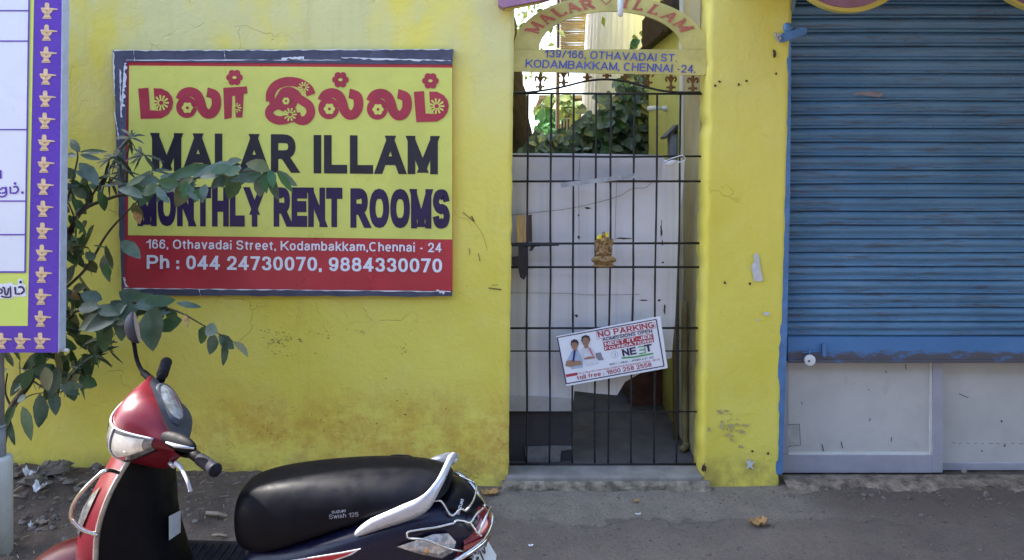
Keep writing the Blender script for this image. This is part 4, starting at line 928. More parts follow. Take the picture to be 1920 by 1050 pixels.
# ------------------------------------------------------------------ no-parking notice on the gate
nd = 4.462
nb = thing('parking_notice', P(1150, 700, nd), 'tilted white notice board reading no parking, tied to the lower gate bars', 'notice')
mb = MB(); mb.prism([P(x, y, nd) for x, y in ((1043,631),(1238,593),(1252,690),(1140,710),(1062,724))], (0,.008,0)); mb.build('panel', M['white_print'], nb)
z_ = lambda pts: [(1030+x/7.5, 590+y/7.5) for x, y in pts]
f = Flat(nd-.001); BQ = z_([(112,322),(1502,66),(1612,722),(238,972)])
for k in range(4): f.stroke([BQ[k], BQ[(k+1) % 4]], 2.2 if k % 2 else 1.8, False)
f.build('purple_border', M['violet_print'], nb)
f = Flat(nd-.001); f.poly(z_([(755,385),(1455,265),(1470,345),(770,465)])); f.cut(); f.poly(z_([(765,460),(1465,345),(1475,385),(775,510)])); f.cut(); f.poly(z_([(230,840),(395,812),(400,850),(238,880)]))
f.cut(); Bx = z_([(655,238),(1480,108),(1498,185),(672,345)])
for k in range(4): f.stroke([Bx[k], Bx[(k+1) % 4]], .6, False)
f.build('red_box', M['red_letter'], nb)
def T(name, mt, t, a, b_, h, bold):
    A, B = z_([a])[0], z_([b_])[0]; line(nb, name, M[mt], t, A, B, (-h*.2/7.5, -h/7.5), nd-.0022, bold)
T('red_lettering', 'red_letter', "NO PARKING", (690,322), (1478,180), 82, .036); T('red_lettering', 'red_letter', "toll free : 1800 258 2558", (395,918), (1440,728), 58, .022); T('small_lettering', 'red_letter', "By to Plaza, 89, Leffans Nagar, Greams Road, Nungambakkam, Chennai - 600 116", (420,838), (1555,640), 26, .0)
T('navy_lettering', 'violet_print', "ADMISSIONS OPEN", (750,374), (1450,250), 46, .03); T('navy_lettering', 'violet_print', "NEET + AIIMS + JIPMER & IIT JEE", (850,712), (1470,610), 24, .012)
T('white_lettering', 'white_print', "NEET IIT-JEE", (785,440), (1450,325), 48, .03); T('white_lettering', 'white_print', "FOUNDATIONS", (785,497), (1465,380), 40, .03)
T('purple_lettering', 'violet_print', "NE", (1035,588), (1230,552), 100, .05); T('purple_lettering', 'violet_print', "T", (1350,528), (1455,508), 100, .05)
f = Flat(nd-.0022); f.stroke(z_([(1250,455),(1340,440),(1350,535),(1265,550)]), 2.2, False); f.stroke(z_([(1265,500),(1345,488)]), 2, False); f.poly(z_([(1020,600),(1200,585),(1460,535),(1462,555),(1200,605),(1015,620)])); f.build('green_print', mat('green_print', (.05,.30,.06), .4), nb)
f = Flat(nd-.0022); f.ring(*z_([(920,560)])[0], 6.2, 5.6, .5); f.stroke(z_([(922,535),(926,585)]), 1.2, False); f.cut(); f.poly(z_([(650,540),(720,530),(735,560),(745,600),(770,625),(740,640),(690,640),(660,600)])); f.build('grey_print', mat('grey_print', (.22,.22,.27), .5, .3, 200), nb)
f = Flat(nd-.0022); f.poly(z_([(310,520),(345,500),(405,490),(440,560),(470,640),(470,740),(310,768),(300,650),(250,640)])); f.build('blue_shirt_print', mat('pale_blue_print', (.36,.45,.60), .5), nb)
f = Flat(nd-.0024); f.poly(z_([(440,490),(490,450),(560,450),(620,500),(650,580),(690,680),(520,722),(470,600)])); f.build('white_coat_print', mat('white_coat_print', (.62,.63,.70), .5), nb)
f = Flat(nd-.0034); f.disc(*z_([(355,430)])[0], 6.2, 8.6); f.poly(z_([(330,490),(385,480),(390,510),(345,520)])); f.cut(); f.disc(*z_([(512,368)])[0], 7, 9.6); f.poly(z_([(485,440),(545,430),(555,465),(500,475)]))
f.cut(); f.poly(z_([(225,720),(240,650),(290,640),(440,650),(462,700),(300,735)])); f.cut(); f.poly(z_([(480,615),(560,585),(640,590),(640,615),(500,632)])); f.build('skin_print', mat('skin_print', (.34,.19,.125), .5), nb)
f = Flat(nd-.0044); f.poly(z_([(302,420),(305,375),(345,345),(385,352),(412,385),(408,440),(395,400),(350,385),(318,400),(310,440)])); f.cut(); f.poly(z_([(448,370),(455,310),(510,284),(560,300),(575,350),(568,380),(550,330),(500,315),(470,335),(462,385)])); f.build('hair_print', M['black_print'], nb)
f = Flat(nd-.0044); f.poly(z_([(345,505),(372,500),(350,655),(320,660)])); f.build('tie_print', mat('navy_tie_print', (.02,.03,.16), .5), nb)
f = Flat(nd-.0044); f.poly(z_([(545,470),(575,465),(632,590),(615,605)])); f.build('pink_print', mat('pink_print', (.55,.20,.26), .5), nb)

# ------------------------------------------------------------------ shutter, guide rail, shop doors
su = thing('rolling_shutter', (2.8, 4.44, .6), 'blue painted steel rolling shutter with rust streaks, pulled down over the shop front', 'shutter')
xA, xB = P(1474, 0, 4.46).x, 4.3
ys = [-44+25.85*k for k in range(-2, 27)]; prof = []
for y0 in ys:
    if y0 > 634-5: break
    for t, dy in ((0., .030), (.045, .030), (.06, .002), (.18, -.010), (.38, -.013), (.58, -.004), (.72, .007), (.79, .004), (.85, -.007), (.985, -.007)):
        y = y0+25.85*t; prof.append((4.455+dy, y))
rows = []
for x in [xA+(xB-xA)*i/40 for i in range(41)]:
    rows.append([Vector((x, d+.0035*mnoise.fractal(Vector((x*2.2, y*.03, 0)), 1, 2, 3), CAMZ-(y-CY)/F*4.455+.0045*mnoise.noise(Vector((x*1.1, int((y+100)/25.85)*3.1, 5))))) for d, y in prof])
mb = MB(); mb.loft(rows, closed=False); mb.build('slat_curtain', M['shutter'], su, smooth=True)
zt, zb = P(0, 632, 4.44).z, P(0, 678, 4.44).z
mb = MB(); mb.box((xA, 4.435, zb), (xB, 4.462, zt)); mb.box((xA, 4.425, zb-.004), (xB, 4.434, zb+.014)); mb.build('bottom_rail', M['rail_low'], su, bevel=.003)
f = Flat(4.4425); f.poly([(1596,177),(1612,172),(1640,171),(1658,175),(1650,183),(1632,180)]); f.build('bare_patch', mat('bare_metal_patch', (.22,.20,.22), .6, .2, 30), su)
hs = thing('shutter_hasp', P(1530, 655, 4.42), 'small rusty hasp on the left of the shutter bottom rail', 'hasp')
mb = MB(); mb.tube([P(1518,652,4.425),P(1518,668,4.42)], .003, 6); mb.tube([P(1504,661,4.425),P(1538,658,4.425),P(1538,645,4.425)], .0035, 6); a, c = P(1541,668,4.43), P(1547,644,4.43); mb.box((a.x,4.418,a.z),(c.x,4.434,c.z)); mb.build('hasp_bar', M['rail'], hs)
dk_ = thing('white_lock_disc', P(1518, 684, 4.41), 'round white lock disc dangling below the shutter rail', 'lock')
mb = MB(); p = P(1518, 675, 4.42); mb.tube([p+Vector((0,-.012,0)), p+Vector((0,-.009,0)), p+Vector((0,.006,0))], [.024,.030,.030], 20); mb.build('disc', M['whiteplastic'], dk_, smooth=False)
mb = MB(); mb.tube([P(1517,677,4.4055),P(1517,677,4.4)], .006, 8); mb.build('keyhole', M['darkwood'], dk_)
gr_ = thing('guide_rail', P(1475, 890, 4.36), 'blue steel guide rail running up the edge of the yellow pillar', 'rail')
mb = MB(); g = [(1484,70),(1482,350),(1476,640),(1467,890)]; rows = []
for (x, y), wl_ in zip(g, (15, 15, 16, 17)):
    a = P(x-wl_, y, 4.352); c = P(x, y, 4.352); rows.append([a, c, c+Vector((0,.1,0)), a+Vector((0,.1,0))])
mb.loft(rows[::-1], closed=True, caps=True); mb.build('channel', M['rail'], gr_, bevel=.003)
mb = MB(); mb.prism([P(x, y, 4.33) for x, y in ((1466,62),(1508,50),(1514,54),(1513,64),(1470,79),(1462,76))], (0,.02,0)); mb.build('bracket_plate', M['rail'], gr_, bevel=.003)
mb = MB(); mb.ell(P(1477,52,4.35), (.028,0,0), (0,.02,0), (0,0,.028), 12, 8); mb.build('bracket_hub', M['rail'], gr_, smooth=True)
mb = MB()
for x, y in ((1460,66),(1463,72)): mb.ell(P(x, y, 4.325), (.008,0,0), (0,.006,0), (0,0,.008), 8, 6)
mb.tube([P(1453,62,4.34),P(1456,70,4.335),P(1462,80,4.34)], .006, 6); mb.build('bolt', M['alu'], gr_)
mb = MB(); mb.prism([P(x, y, 4.37) for x, y in ((1462,-20),(1496,-20),(1490,14),(1484,28),(1465,42))], (0,.03,0)); mb.build('upper_plate', mat('pale_blue_plate', (.16,.25,.33), .6, .2, 9, dirt=.3), gr_)
dd = 4.51
d1 = thing('left_shop_door', P(1620, 887, dd), 'white panelled aluminium shop door beside the yellow pillar, below the shutter', 'door')
def rect(mb, x0, y0, x1, y1, d, t): a, c = P(x0, y1, d), P(x1, y0, d); mb.box((a.x, d, a.z), (c.x, d+t, c.z)); return mb
rect(MB(), 1478, 500, 1749, 853, dd+.012, .02).build('panel', M['door_panel'], d1)
rect(MB(), 1749, 500, 1768, 886.5, dd-.004, .045).build('stile', M['alu'], d1, bevel=.003)
rect(MB(), 1464, 853, 1748.8, 887, dd-.002, .04).build('bottom_frame', M['alu'], d1, bevel=.003)
rect(MB(), 1464, 500, 1477.5, 852.5, dd-.001, .04).build('stile', M['alu'], d1, bevel=.003)
rect(MB(), 1743.5, 500, 1748.5, 849, dd+.004, .01).build('bead', M['white_wall'], d1); rect(MB(), 1478, 848.5, 1748.5, 852.8, dd+.004, .01).build('bead', M['white_wall'], d1)
f = Flat(dd+.009); f.poly([(1476,797),(1499,795),(1501,835),(1477,837)]); f.build('paper_remnant', mat('stained_remnant', (.42,.42,.40), .7, .15, 30, dirt=.5, dirtc=(.3,.3,.28)), d1)
f = Flat(dd+.0085); f.stroke([(1476,797),(1499,795),(1501,835),(1478,837)], .9, False)
for a_, b_ in (((1541,833),(1544,846)),((1577,828),(1580,840)),((1698,683),(1699,692)),((1660,695),(1663,699)),((1628,730),(1630,732)),((1503,754),(1504,758)),((1745,825),(1744,845)),((1630,790),(1632,784)),((1672,820),(1671,828))): f.cut(); f.stroke([a_, b_], 1.6, False)
f.build('scuff_mark', M['steel'], d1)
d2 = thing('right_shop_door', P(2000, 882, dd+.05), 'wide white shop door behind the aluminium stile at the right edge', 'door')
rect(MB(), 1766, 500, 2200, 868, dd+.055, .02).build('panel', M['door_panel'], d2); rect(MB(), 1766, 868.2, 2200, 882, dd+.05, .03).build('bottom_frame', M['alu'], d2, bevel=.003)
f = Flat(dd+.053); [f.stroke([(x, 831+random.uniform(-1,2)), (x+random.uniform(3,9), 831+random.uniform(-1,2))], .8, False) for x in range(1784, 1920, 14)]; f.stroke([(1798,738),(1816,746)], 1.2); blot(f, 1878, 790, 2); blot(f, 1884, 836, 2); blot(f, 1841, 846, 1.6); f.build('scuff_mark', M['steel'], d2)
p = P(1808, 883, 4.46); mb = MB(); mb.ell(p, (.016,0,.005), (0,.014,0), (-.004,0,.014), 6, 4); tag(mb.build('cement_lump', M['concrete']), 'pale cement lump on the ledge before the right shop door', 'lump')

# ------------------------------------------------------------------ purple-bordered banner on its pole
bd = 3.5
bn = thing('banner_board', P(60, 660, bd), 'white and purple banner board with a border of gold emblems, left foreground', 'banner')
xr_ = lambda y: 115.5-7*(y/660.)
mb = MB(); mb.prism([P(x, y, bd) for x, y in ((-420,-160),(117,-160),(108.5,661),(-420,663))], (0, .05, 0)); mb.build('panel', M['purple_print'], bn)
mb = MB(); mb.prism([P(x, y, bd+.0) for x, y in ((117.4,-160),(119.4,-160),(111,655),(108.9,661))], (0, .052, 0)); mb.build('edge_strip', mat('banner_edge', (.42,.46,.60), .5, .1, 20), bn)
mb = MB(); a = P(119, 656, bd+.045); mb.tube([P(105,655,bd+.056), P(128,657,bd+.056)], .008, 8); mb.build('mounting_peg', M['whiteplastic'], bn)
f = Flat(bd-.001); f.poly([(-420,-160),(67,-160),(52,611),(-420,613)]); f.build('lime_border', M['lime_print2'], bn)
f = Flat(bd-.0022); f.poly([(-420,-160),(57,-160),(46,510),(-420,511)]); f.build('white_table', M['white_print'], bn)
f = Flat(bd-.0042)
for y in (-60, 20, 77, 243, 377, 440): f.stroke([(-420, y), (57-11*(y+160)/670, y)], 2.4, False)
f.stroke([(-420,510.5),(47.5,510)], 3, False); f.stroke([(57,-160),(46.8,511)], 3, False); f.build('purple_rule', M['purple_print'], bn)
f = Flat(bd-.0042)   # ends of Tamil words cut by the picture's edge
f.poly([(-3,319),(3,319),(3,335),(-3,335)])
f.cut(); f.stroke([(-6,349),(-6,362),(2,362)], 3.6, False); f.ring(6, 357, 5, 5, 3, 180, 480); f.stroke([(11,350),(12,364),(5,369),(-4,367)], 3)
f.cut(); f.stroke([(19,350),(19.5,362),(30,362)], 3.6, False); f.stroke([(25,351),(31,350),(34,356),(30,362)], 3.4); f.disc(28, 344, 2.6); f.disc(42, 361, 2.6)
f.stroke([(38,358),(38,358.2)], 1, False); f.build('tamil_lettering', M['purple_print'], bn)
f = Flat(bd-.0022); 
for pts in ([(-6,532),(14,532),(14,560),(-6,560)], [(14,530),(24,530),(24,560),(14,560)], [(24,534),(48,534),(50,556),(24,556)], [(33,524),(42,522),(44,534),(34,534)]): f.poly(pts)
f.build('white_outline', M['white_print'], bn)
f = Flat(bd-.0042); f.ring(0, 546, 4, 4, 3); f.stroke([(4,540),(8,540),(10,552),(14,551),(16,540)], 3); f.stroke([(19,537),(20,552),(19,557),(8,557),(2,555)], 2.8)
f.cut(); f.stroke([(28,538),(29,551),(38,551)], 3.6, False); f.stroke([(34,539),(41,538),(45,545),(39,551)], 3.4); f.disc(38.5, 529, 2.6); f.build('tamil_lettering', M['violet_print'], bn)
def emblem(cx_, cy_, me=[None, None]):
    e = P(cx_, cy_, bd-.0015)
    if me[0] is None:
        f = Flat(bd-.0015); q = lambda pts: [(cx_+x, cy_+y) for x, y in pts]
        f.poly(q([(-4.2,-14),(-2.5,-16),(2.5,-16),(4.2,-14),(4.4,-4),(-4.4,-4)]))
        f.poly(q([(-11.5,-6),(-10,-7),(10,-6),(20,-4.5),(20,-2.5),(11,-2),(8,3),(4,5),(-4,5),(-9,1)]))
        f.poly(q([(-4,4.5),(4,4.5),(5,8),(8,11),(8.5,14),(-8.5,14),(-8,11),(-5,8)]))
        g = Flat(bd-.004); g.stroke(q([(-10,-3.2),(0,-2.2),(18,-3)]), .7, False); g.stroke(q([(-6,5),(6,5)]), .8, False); g.stroke(q([(-8,11.4),(8,11.4)]), .8, False); g.disc(cx_, cy_-.5, 1.6, n=8)
        o = f.build('gold_emblem', M['gold_print'], bn); s_ = g.mb.build('emblem_shading', M['gold_shade'], o)
        me[0], me[1] = o, e; s_.parent = o; return
    c = me[0].copy(); C.objects.link(c); c.location = me[0].location + (e-me[1])
    for ch in me[0].children: k_ = ch.copy(); C.objects.link(k_); k_.parent = c
for k in range(-4, 16): y = 21+41.25*k; emblem(88.5-13.5*y/640, y)
for x in (38, 2): emblem(x, 640)
po = thing('banner_pole', G(0, 1030), 'grey pipe post in a thick cream sleeve holding the banner at the left edge', 'post')
b0 = po.location; pd = b0.y
zt = lambda y: P(0, y, pd).z
mb = MB(); mb.tube([(b0.x, pd, -.1), (b0.x, pd, zt(862)), (b0.x, pd, zt(855))], [.052, .050, .044], 20); mb.build('sleeve', M['post'], po, smooth=True)
mb = MB(); mb.tube([(b0.x-.006, pd, zt(860)), (b0.x-.01, pd, zt(802))], .031, 16); mb.tube([(b0.x-.01, pd, zt(803)), (b0.x-.012, pd, zt(798))], .034, 16); mb.tube([(b0.x-.01, pd, zt(800)), (b0.x-.02, pd, 2.6)], .027, 16); mb.build('pipe', M['pipe'], po, smooth=True)

# ------------------------------------------------------------------ scooter
SO = Vector((-1.04, 2.75, -.02)); _t = R(3); _p = R(6)
sf = Vector((-math.cos(_t), math.sin(_t), 0)); _l = Vector((-math.sin(_t), -math.cos(_t), 0)); _u = Vector((0, 0, 1))
slv = _l*math.cos(_p)-_u*math.sin(_p); suv = _u*math.cos(_p)+_l*math.sin(_p)
def W(x, y, z): return SO+sf*x+slv*y+suv*z                       # scooter frame: forward, left, up
SM = Matrix((sf, slv, suv)).transposed()
def S(px, py, y):                                               # measured point lying y left of the scooter's middle plane
    r = Vector(((px-CX)/F, 1, -(py-CY)/F)); A = Matrix((r, -sf, -suv)).transposed()
    t = A.inverted() @ (SO+slv*y-Vector((0, 0, CAMZ))); return Vector((0, 0, CAMZ))+r*t[0]
sct = thing('parked_scooter', SO, 'red and black motor scooter with chrome tail guard, parked leaning in the left foreground', 'scooter')
def loc(p): d = p-SO; return Vector((d.dot(sf), d.dot(slv), d.dot(suv)))

# seat: cross sections nose to tail (x, half width, top z, bottom z, shoulder drop)
mb = MB(); rings = []
for x, hw, zt_, zb_, sh_ in ((-.132,.045,.640,.58,.03),(-.142,.085,.682,.535,.05),(-.170,.112,.708,.515,.07),(-.23,.132,.728,.512,.085),(-.31,.145,.744,.535,.09),(-.42,.150,.758,.580,.08),(-.53,.150,.768,.622,.065),(-.64,.148,.772,.658,.055),(-.74,.140,.769,.690,.05),(-.80,.125,.760,.708,.04),(-.835,.095,.748,.715,.025),(-.848,.05,.738,.72,.012)):
    half = [(0, zt_), (.35, zt_-.002), (.62, zt_-.012), (.84, zt_-sh_*.62), (.97, zt_-sh_*1.25), (1., zt_-sh_*1.25-(zt_-sh_*1.25-zb_)*.45), (.93, zb_+.012), (.80, zb_)]
    ring = [W(x, -a*hw, b_) for a, b_ in half[::-1]]+[W(x, a*hw, b_) for a, b_ in half[1:]]
    rings.append(ring)
mb.loft(rings, caps=True); seat = mb.build('seat', M['seatv'], sct, smooth=True, sub=2)
from mathutils.bvhtree import BVHTree
def skin(*obs):
    dgr = bpy.context.evaluated_depsgraph_get(); bpy.context.view_layer.update(); V_ = []; F_ = []
    for o in obs:
        e = o.evaluated_get(dgr); me = e.to_mesh(); n = len(V_); off = wloc(o)
        V_ += [v.co+off for v in me.vertices]; F_ += [tuple(i+n for i in p.vertices) for p in me.polygons]; e.to_mesh_clear()
    return BVHTree.FromPolygons(V_, F_)
def on(bvh, px, py, off, y):
    """the point of the bodywork measured at a pixel, raised off it; beyond it the plane y left of the middle"""
    r = Vector(((px-CX)/F, 1, -(py-CY)/F)).normalized(); c = Vector((0, 0, CAMZ)); h, nn, _, _ = bvh.ray_cast(c, r)
    if h is None: return S(px, py, y)
    if nn.dot(r) > 0: nn = -nn
    return h+nn*off
bs = skin(seat); sp_ = lambda x, y: on(bs, x, y, .0008, .15)
line(seat, 'seat_lettering', M['grey_decal'], "SUZUKI", (622,963), (648,960), (0,-5), 0, .03, pt=sp_); line(seat, 'seat_lettering', M['grey_decal'], "Swish 125", (617,973), (672,968), (0,-8), 0, .0, pt=sp_)

# body under the seat and tail
mb = MB(); rings = []
for x, hw, zt_, zb_ in ((-.155,.10,.50,.20),(-.20,.135,.53,.19),(-.30,.160,.545,.19),(-.42,.178,.590,.20),(-.55,.188,.640,.24),(-.68,.186,.685,.32),(-.78,.170,.700,.40),(-.86,.140,.684,.46),(-.915,.10,.655,.49),(-.955,.065,.615,.50),(-.97,.04,.575,.515)):
    half = [(0, zt_), (.55, zt_-.003), (.84, zt_-.018), (.97, zt_-.050), (1., zt_-.085), (.97, zb_+.10), (.86, zb_+.02), (.5, zb_)]
    rings.append([W(x, -a*hw, b_) for a, b_ in half[::-1]]+[W(x, a*hw, b_) for a, b_ in half[1:]])
mb.loft(rings, caps=True); body = mb.build('rear_body', M['snavy'], sct, smooth=True, sub=2)
def patch(px_pts, y_of, mt, name, off=.0, parent=None, th=.002):
    """a thin piece laid on the near flank"""
    mb = MB(); mb.prism([S(x, y, y_of(x, y)+off) for x, y in px_pts], slv*-th); return mb.build(name, mt, parent or sct)
yb = lambda x, y: .192 if x < 720 else .192-(x-720)/180*.09
patch([(540,1052),(640,1036),(676,1029),(660,1040),(628,1052)], lambda x, y: .191, M['white_decal'], 'side_decal', .0, body)
patch([(556,1052),(640,1039),(664,1034),(648,1042),(618,1052)], lambda x, y: .191, M['red_decal'], 'side_decal', .0016, body)
# black tail cover with writing
mb = MB(); rings = []
for x, hw, z in ((-.83,.105,.700),(-.865,.098,.692),(-.90,.080,.673),(-.93,.06,.645),(-.945,.045,.622)):
    rings.append([W(x-(.012 if abs(a) < .5 else 0), a*hw, z+.006-.02*a*a) for a in (-1,-.6,-.2,.2,.6,1)])
rings2 = [[p-suv*.012+sf*.01 for p in r[::-1]] for r in rings]
mb.loft([r+q for r, q in zip(rings, rings2)], caps=True); tc = mb.build('tail_cover', M['seatv'], sct, smooth=True)
# tail lamp, clear indicators
mb = MB(); rings = []
for x, z, hw in ((-.930,.648,.075),(-.955,.620,.100),(-.972,.585,.115),(-.970,.550,.122),(-.952,.522,.115)):
    rings.append([W(x+.085*abs(a)**2.4-.012, a*hw, z-.012*abs(a)) for a in [-1+k/6 for k in range(13)]])
mb.loft(rings+[[p+sf*.02 for p in r] for r in rings[::-1]], closed=False); tl_ = mb.build('tail_lamp', M['redlens'], sct, smooth=True)
for s_ in (1, -1):
    mb = MB(); q = [(-.700,.602,.186),(-.76,.622,.180),(-.81,.636,.170),(-.855,.630,.153),(-.878,.600,.148),(-.870,.568,.150),(-.835,.553,.162),(-.77,.575,.178)]
    top = [W(x, s_*(y+.003), z) for x, z, y in q]; cen = W(-.82, s_*.185, .60)
    m2 = [(p+cen)*.5+slv*s_*.006 for p in top]
    mb.loft([top, m2], closed=True); mb.poly(m2); ind = mb.build('indicator_lens', M['clear'], sct, smooth=True)
    if s_ == 1: near_ind = ind
    mb = MB(); mb.ell(W(-.79, s_*.186, .592), sf*.012, suv*.012, slv*.004, 10, 6); mb.build('bulb', M['amber'], ind, smooth=True)
tail_skin = skin(body, tc, tl_, near_ind)
line(tc, 'tail_lettering', M['white_decal'], "SUZUKI", (860,966), (869,938), (-5,-2), 0, .03, pt=lambda x, y: on(tail_skin, x, y, .0025, .03))
# number plate
mb = MB(); pl = [S(884,1036,.07), S(895,1022,.07), S(914,1056,-.03), S(905,1085,-.03)]
pl = [W(-.925,.10,.505), W(-.925,-.10,.505), W(-.985,-.10,.40), W(-.985,.10,.40)]
mb.prism(pl, sf*.004); npl = mb.build('number_plate', M['plate'], sct)
e1, e2 = pl[1]-pl[0], pl[3]-pl[0]; line(npl, 'plate_number', M['black_print'], "6705", (.08,.45), (.92,.45), (0,-.35), 0, .03, pt=lambda x, y: pl[0]+e1*x+e2*y-sf*.003)
# silver grab rail wrapping the seat's rear
mb = MB()
A = [(668,1001,.162),(700,984,.170),(760,961,.172),(797,942,.165),(822,908,.125),(836,880,.075),(846,858,.025)]
hgt = [.018,.044,.056,.054,.036,.030,.024]
near = [S(*a) for a in A]
far = [W(loc(p).x, -loc(p).y, loc(p).z) for p in near[::-1]]
q_ = loc(S(847,857,.0)); bk = [W(q_.x-.006, -.045, q_.z-.018)]; far = [p-suv*.036 for p in far]
path = near+bk+far; hh = hgt+[.022]+hgt[::-1]
path = spline(path, 5); hs_ = []
for i in range(len(hh)-1): hs_ += [hh[i]+(hh[i+1]-hh[i])*k/5 for k in range(5)]
hs_.append(hh[-1]); rings = []
for i, p in enumerate(path):
    t = (path[min(i+1, len(path)-1)]-path[max(i-1, 0)]).normalized(); sd2 = t.cross(suv).normalized(); up2 = sd2.cross(t).normalized(); h = hs_[i]
    rings.append([p+sd2*.011*math.cos(a)*(1 if abs(math.sin(a)) < .9 else .8)+up2*h*.5*math.sin(a) for a in [math.pi/8+k*math.pi/4 for k in range(8)]])
mb.loft(rings, caps=True); mb.build('grab_rail', M['silver'], sct, smooth=True)
mb = MB(); mb.tube(spline([S(731,861,-.12), S(733,856,-.12), S(752,855,-.13), S(770,857,-.13), S(774,862,-.13)], 4), .005, 8); mb.build('seat_strap', M['rubber'], sct, smooth=True)
# chrome tail guard
def tubepx(L_, r, name, mt, parent=sct, n=6):
    mb = MB(); mb.tube(spline([S(*p) for p in L_], n), r, 8); return mb.build(name, mt, parent, smooth=True)
tg = tubepx([(843,884,-.16),(860,889,-.17),(875,899,-.17),(890,917,-.15),(903,940,-.11),(915,958,-.06),(923,970,-.01),(921,988,.03),(909,1012,.09),(892,1027,.13),(872,1041,.165),(848,1056,.19)], .0085, 'tail_guard', M['chrome'])
for L_ in ([(840,893,-.10),(862,906,-.10),(880,915,-.10),(885,923,-.09),(880,942,-.04),(872,959,.0),(866,963,.02),(857,961,.03),(846,958,.05),(826,951,.09),(813,949,.11),(803,953,.12)],
           [(846,980,.06),(850,977,.06),(862,977,.04),(874,979,.02),(885,968,-.01),(894,957,-.04),(900,945,-.07),(896,927,-.11)],
           [(874,980,.02),(882,990,.02),(888,996,.02),(896,985,.0),(906,970,-.02),(912,957,-.05)], [(888,996,.02),(897,1006,.06)],
           [(846,980,.09),(815,987,.14),(785,992,.18),(767,996,.20),(764,1000,.205),(768,1004,.205),(800,1013,.20),(840,1022,.18),(873,1030,.155)]):
    mb = MB(); mb.tube(spline([on(tail_skin, x, y, .022, y_) for x, y, y_ in L_], 6), .0036, 8); mb.build('guard_rod', M['chrome'], tg, smooth=True)
mb = MB(); q = S(847,969,.075); mb.prism([q+sf*.012-suv*.028, q-sf*.012-suv*.028, q-sf*.012+suv*.028, q+sf*.012+suv*.028], slv*.006); mb.build('guard_clamp', M['alu'], tg)

# floorboard and tunnel
mb = MB(); rings = []
for x in (.20, .12, .02, -.08, -.17): rings.append([W(x, y, z) for y, z in ((-.19,.30),(-.20,.365),(-.17,.373),(-.05,.378),(.05,.378),(.17,.373),(.20,.365),(.19,.30))])
mb.loft(rings, caps=True); mb.build('floorboard', M['mat'], sct)
mb = MB()
for k in range(9):
    x = .10-.03*k; mb.tube([W(x, -.16, .377), W(x, .16, .377)], .004, 6)
mb.build('floor_mat', M['mat'], sct, smooth=True)
# leg shield: inner black panel, outer red apron, edge trim
E_ = [(.235,.80),(.17,.855),(.172,.80),(.199,.76),(.225,.69),(.243,.62),(.252,.54),(.255,.46),(.240,.38)]
prof = [(.86,.130,.150,.120,.24),(.80,.165,.180,.118,.27),(.75,.185,.203,.118,.30),(.69,.196,.225,.115,.335),(.62,.200,.243,.112,.365),(.54,.200,.252,.110,.395),(.46,.198,.255,.085,.41),(.38,.19,.240,.06,.40),(.31,.17,.22,.045,.38)]
ri = []; ro = []
for z, hw, xe, xc, xf in prof:
    ri.append([W(xe+(xc-xe)*max(0, 1-abs(a)**3.0)**1.0, a*hw, z) for a in [-1+k/8 for k in range(17)]])
    ro.append([W(xe+(xf-xe)*(1-abs(a)**2.6), a*hw, z) for a in [-1+k/8 for k in range(17)]])
mb = MB(); mb.loft([[p for p in r] for r in ri], closed=False); mb.build('leg_shield', M['splastic'], sct, smooth=True, sub=1)
mb = MB(); mb.loft([[p+sf*.006 for p in r] for r in ro], closed=False); apron = mb.build('front_apron', M['sred'], sct, smooth=True, sub=1)
for s_ in (-1, 0):
    mb = MB(); mb.tube(spline([r[s_] for r in ri], 4), .0085, 8); mb.build('edge_trim', M['trim'], sct, smooth=True)
mb = MB(); mb.tube(spline([ri[0][0], W(.15,-.07,.885), W(.15,.07,.885), ri[0][-1]], 4), .012, 8); mb.build('edge_trim', M['splastic'], sct, smooth=True)
for s_ in (1, -1):     # apron side lamps
    mb = MB(); q = [(.64,.62),(.69,.50),(.70,.42),(.66,.36),(.58,.36),(.535,.45),(.55,.56)]
    def ap(z, a):
        for i in range(len(prof)-1):
            if prof[i][0] >= z >= prof[i+1][0]:
                t = (prof[i][0]-z)/(prof[i][0]-prof[i+1][0]); hw, xe, xf = [prof[i][k]+(prof[i+1][k]-prof[i][k])*t for k in (1, 2, 4)]
                return W(xe+(xf-xe)*(1-abs(a)**2.6)+.012, s_*a*hw, z)
    pts = [ap(z, a) for z, a in ((.755,.80),(.70,.60),(.63,.50),(.575,.52),(.575,.66),(.62,.74),(.70,.80))]
    cen = sum(pts, Vector())/len(pts)+sf*.012+slv*s_*.008; m2 = [(p+cen)/2+sf*.003 for p in pts]
    mb.loft([pts, m2]); mb.poly(m2); mb.build('side_lamp', M['lens'], apron, smooth=True)
    rod = [(222,886,.175),(208,882,.20),(195,884,.225),(176,899,.235),(158,917,.24),(143,936,.235),(134,956,.225),(134,972,.22),(145,986,.22),(160,996,.22),(183,1003,.205)]
    pp = [loc(S(*p)) for p in rod]; mb = MB(); mb.tube(spline([W(p.x, s_*p.y, p.z) for p in pp], 5), .0065, 8); mb.build('crash_guard', M['chrome'], sct, smooth=True)
mb = MB(); sp4 = [S(301,973,-.02), S(320,961,-.04), S(327,985,-.04), S(309,1003,-.02)]; tw = (Vector((0,0,CAMZ))-sp4[0]).normalized()
mb.poly([W(loc(p).x, loc(p).y, loc(p).z)+tw*.05 for p in sp4]); 
mb = MB(); c = [(.113-.0, -.02), (.113, .07)]
mb.prism([W(.097,-.05,.565), W(.097,.03,.59), W(.093,.045,.515), W(.093,-.035,.495)], sf*.001)
mb.build('paper_sticker', M['sticker'], sct)

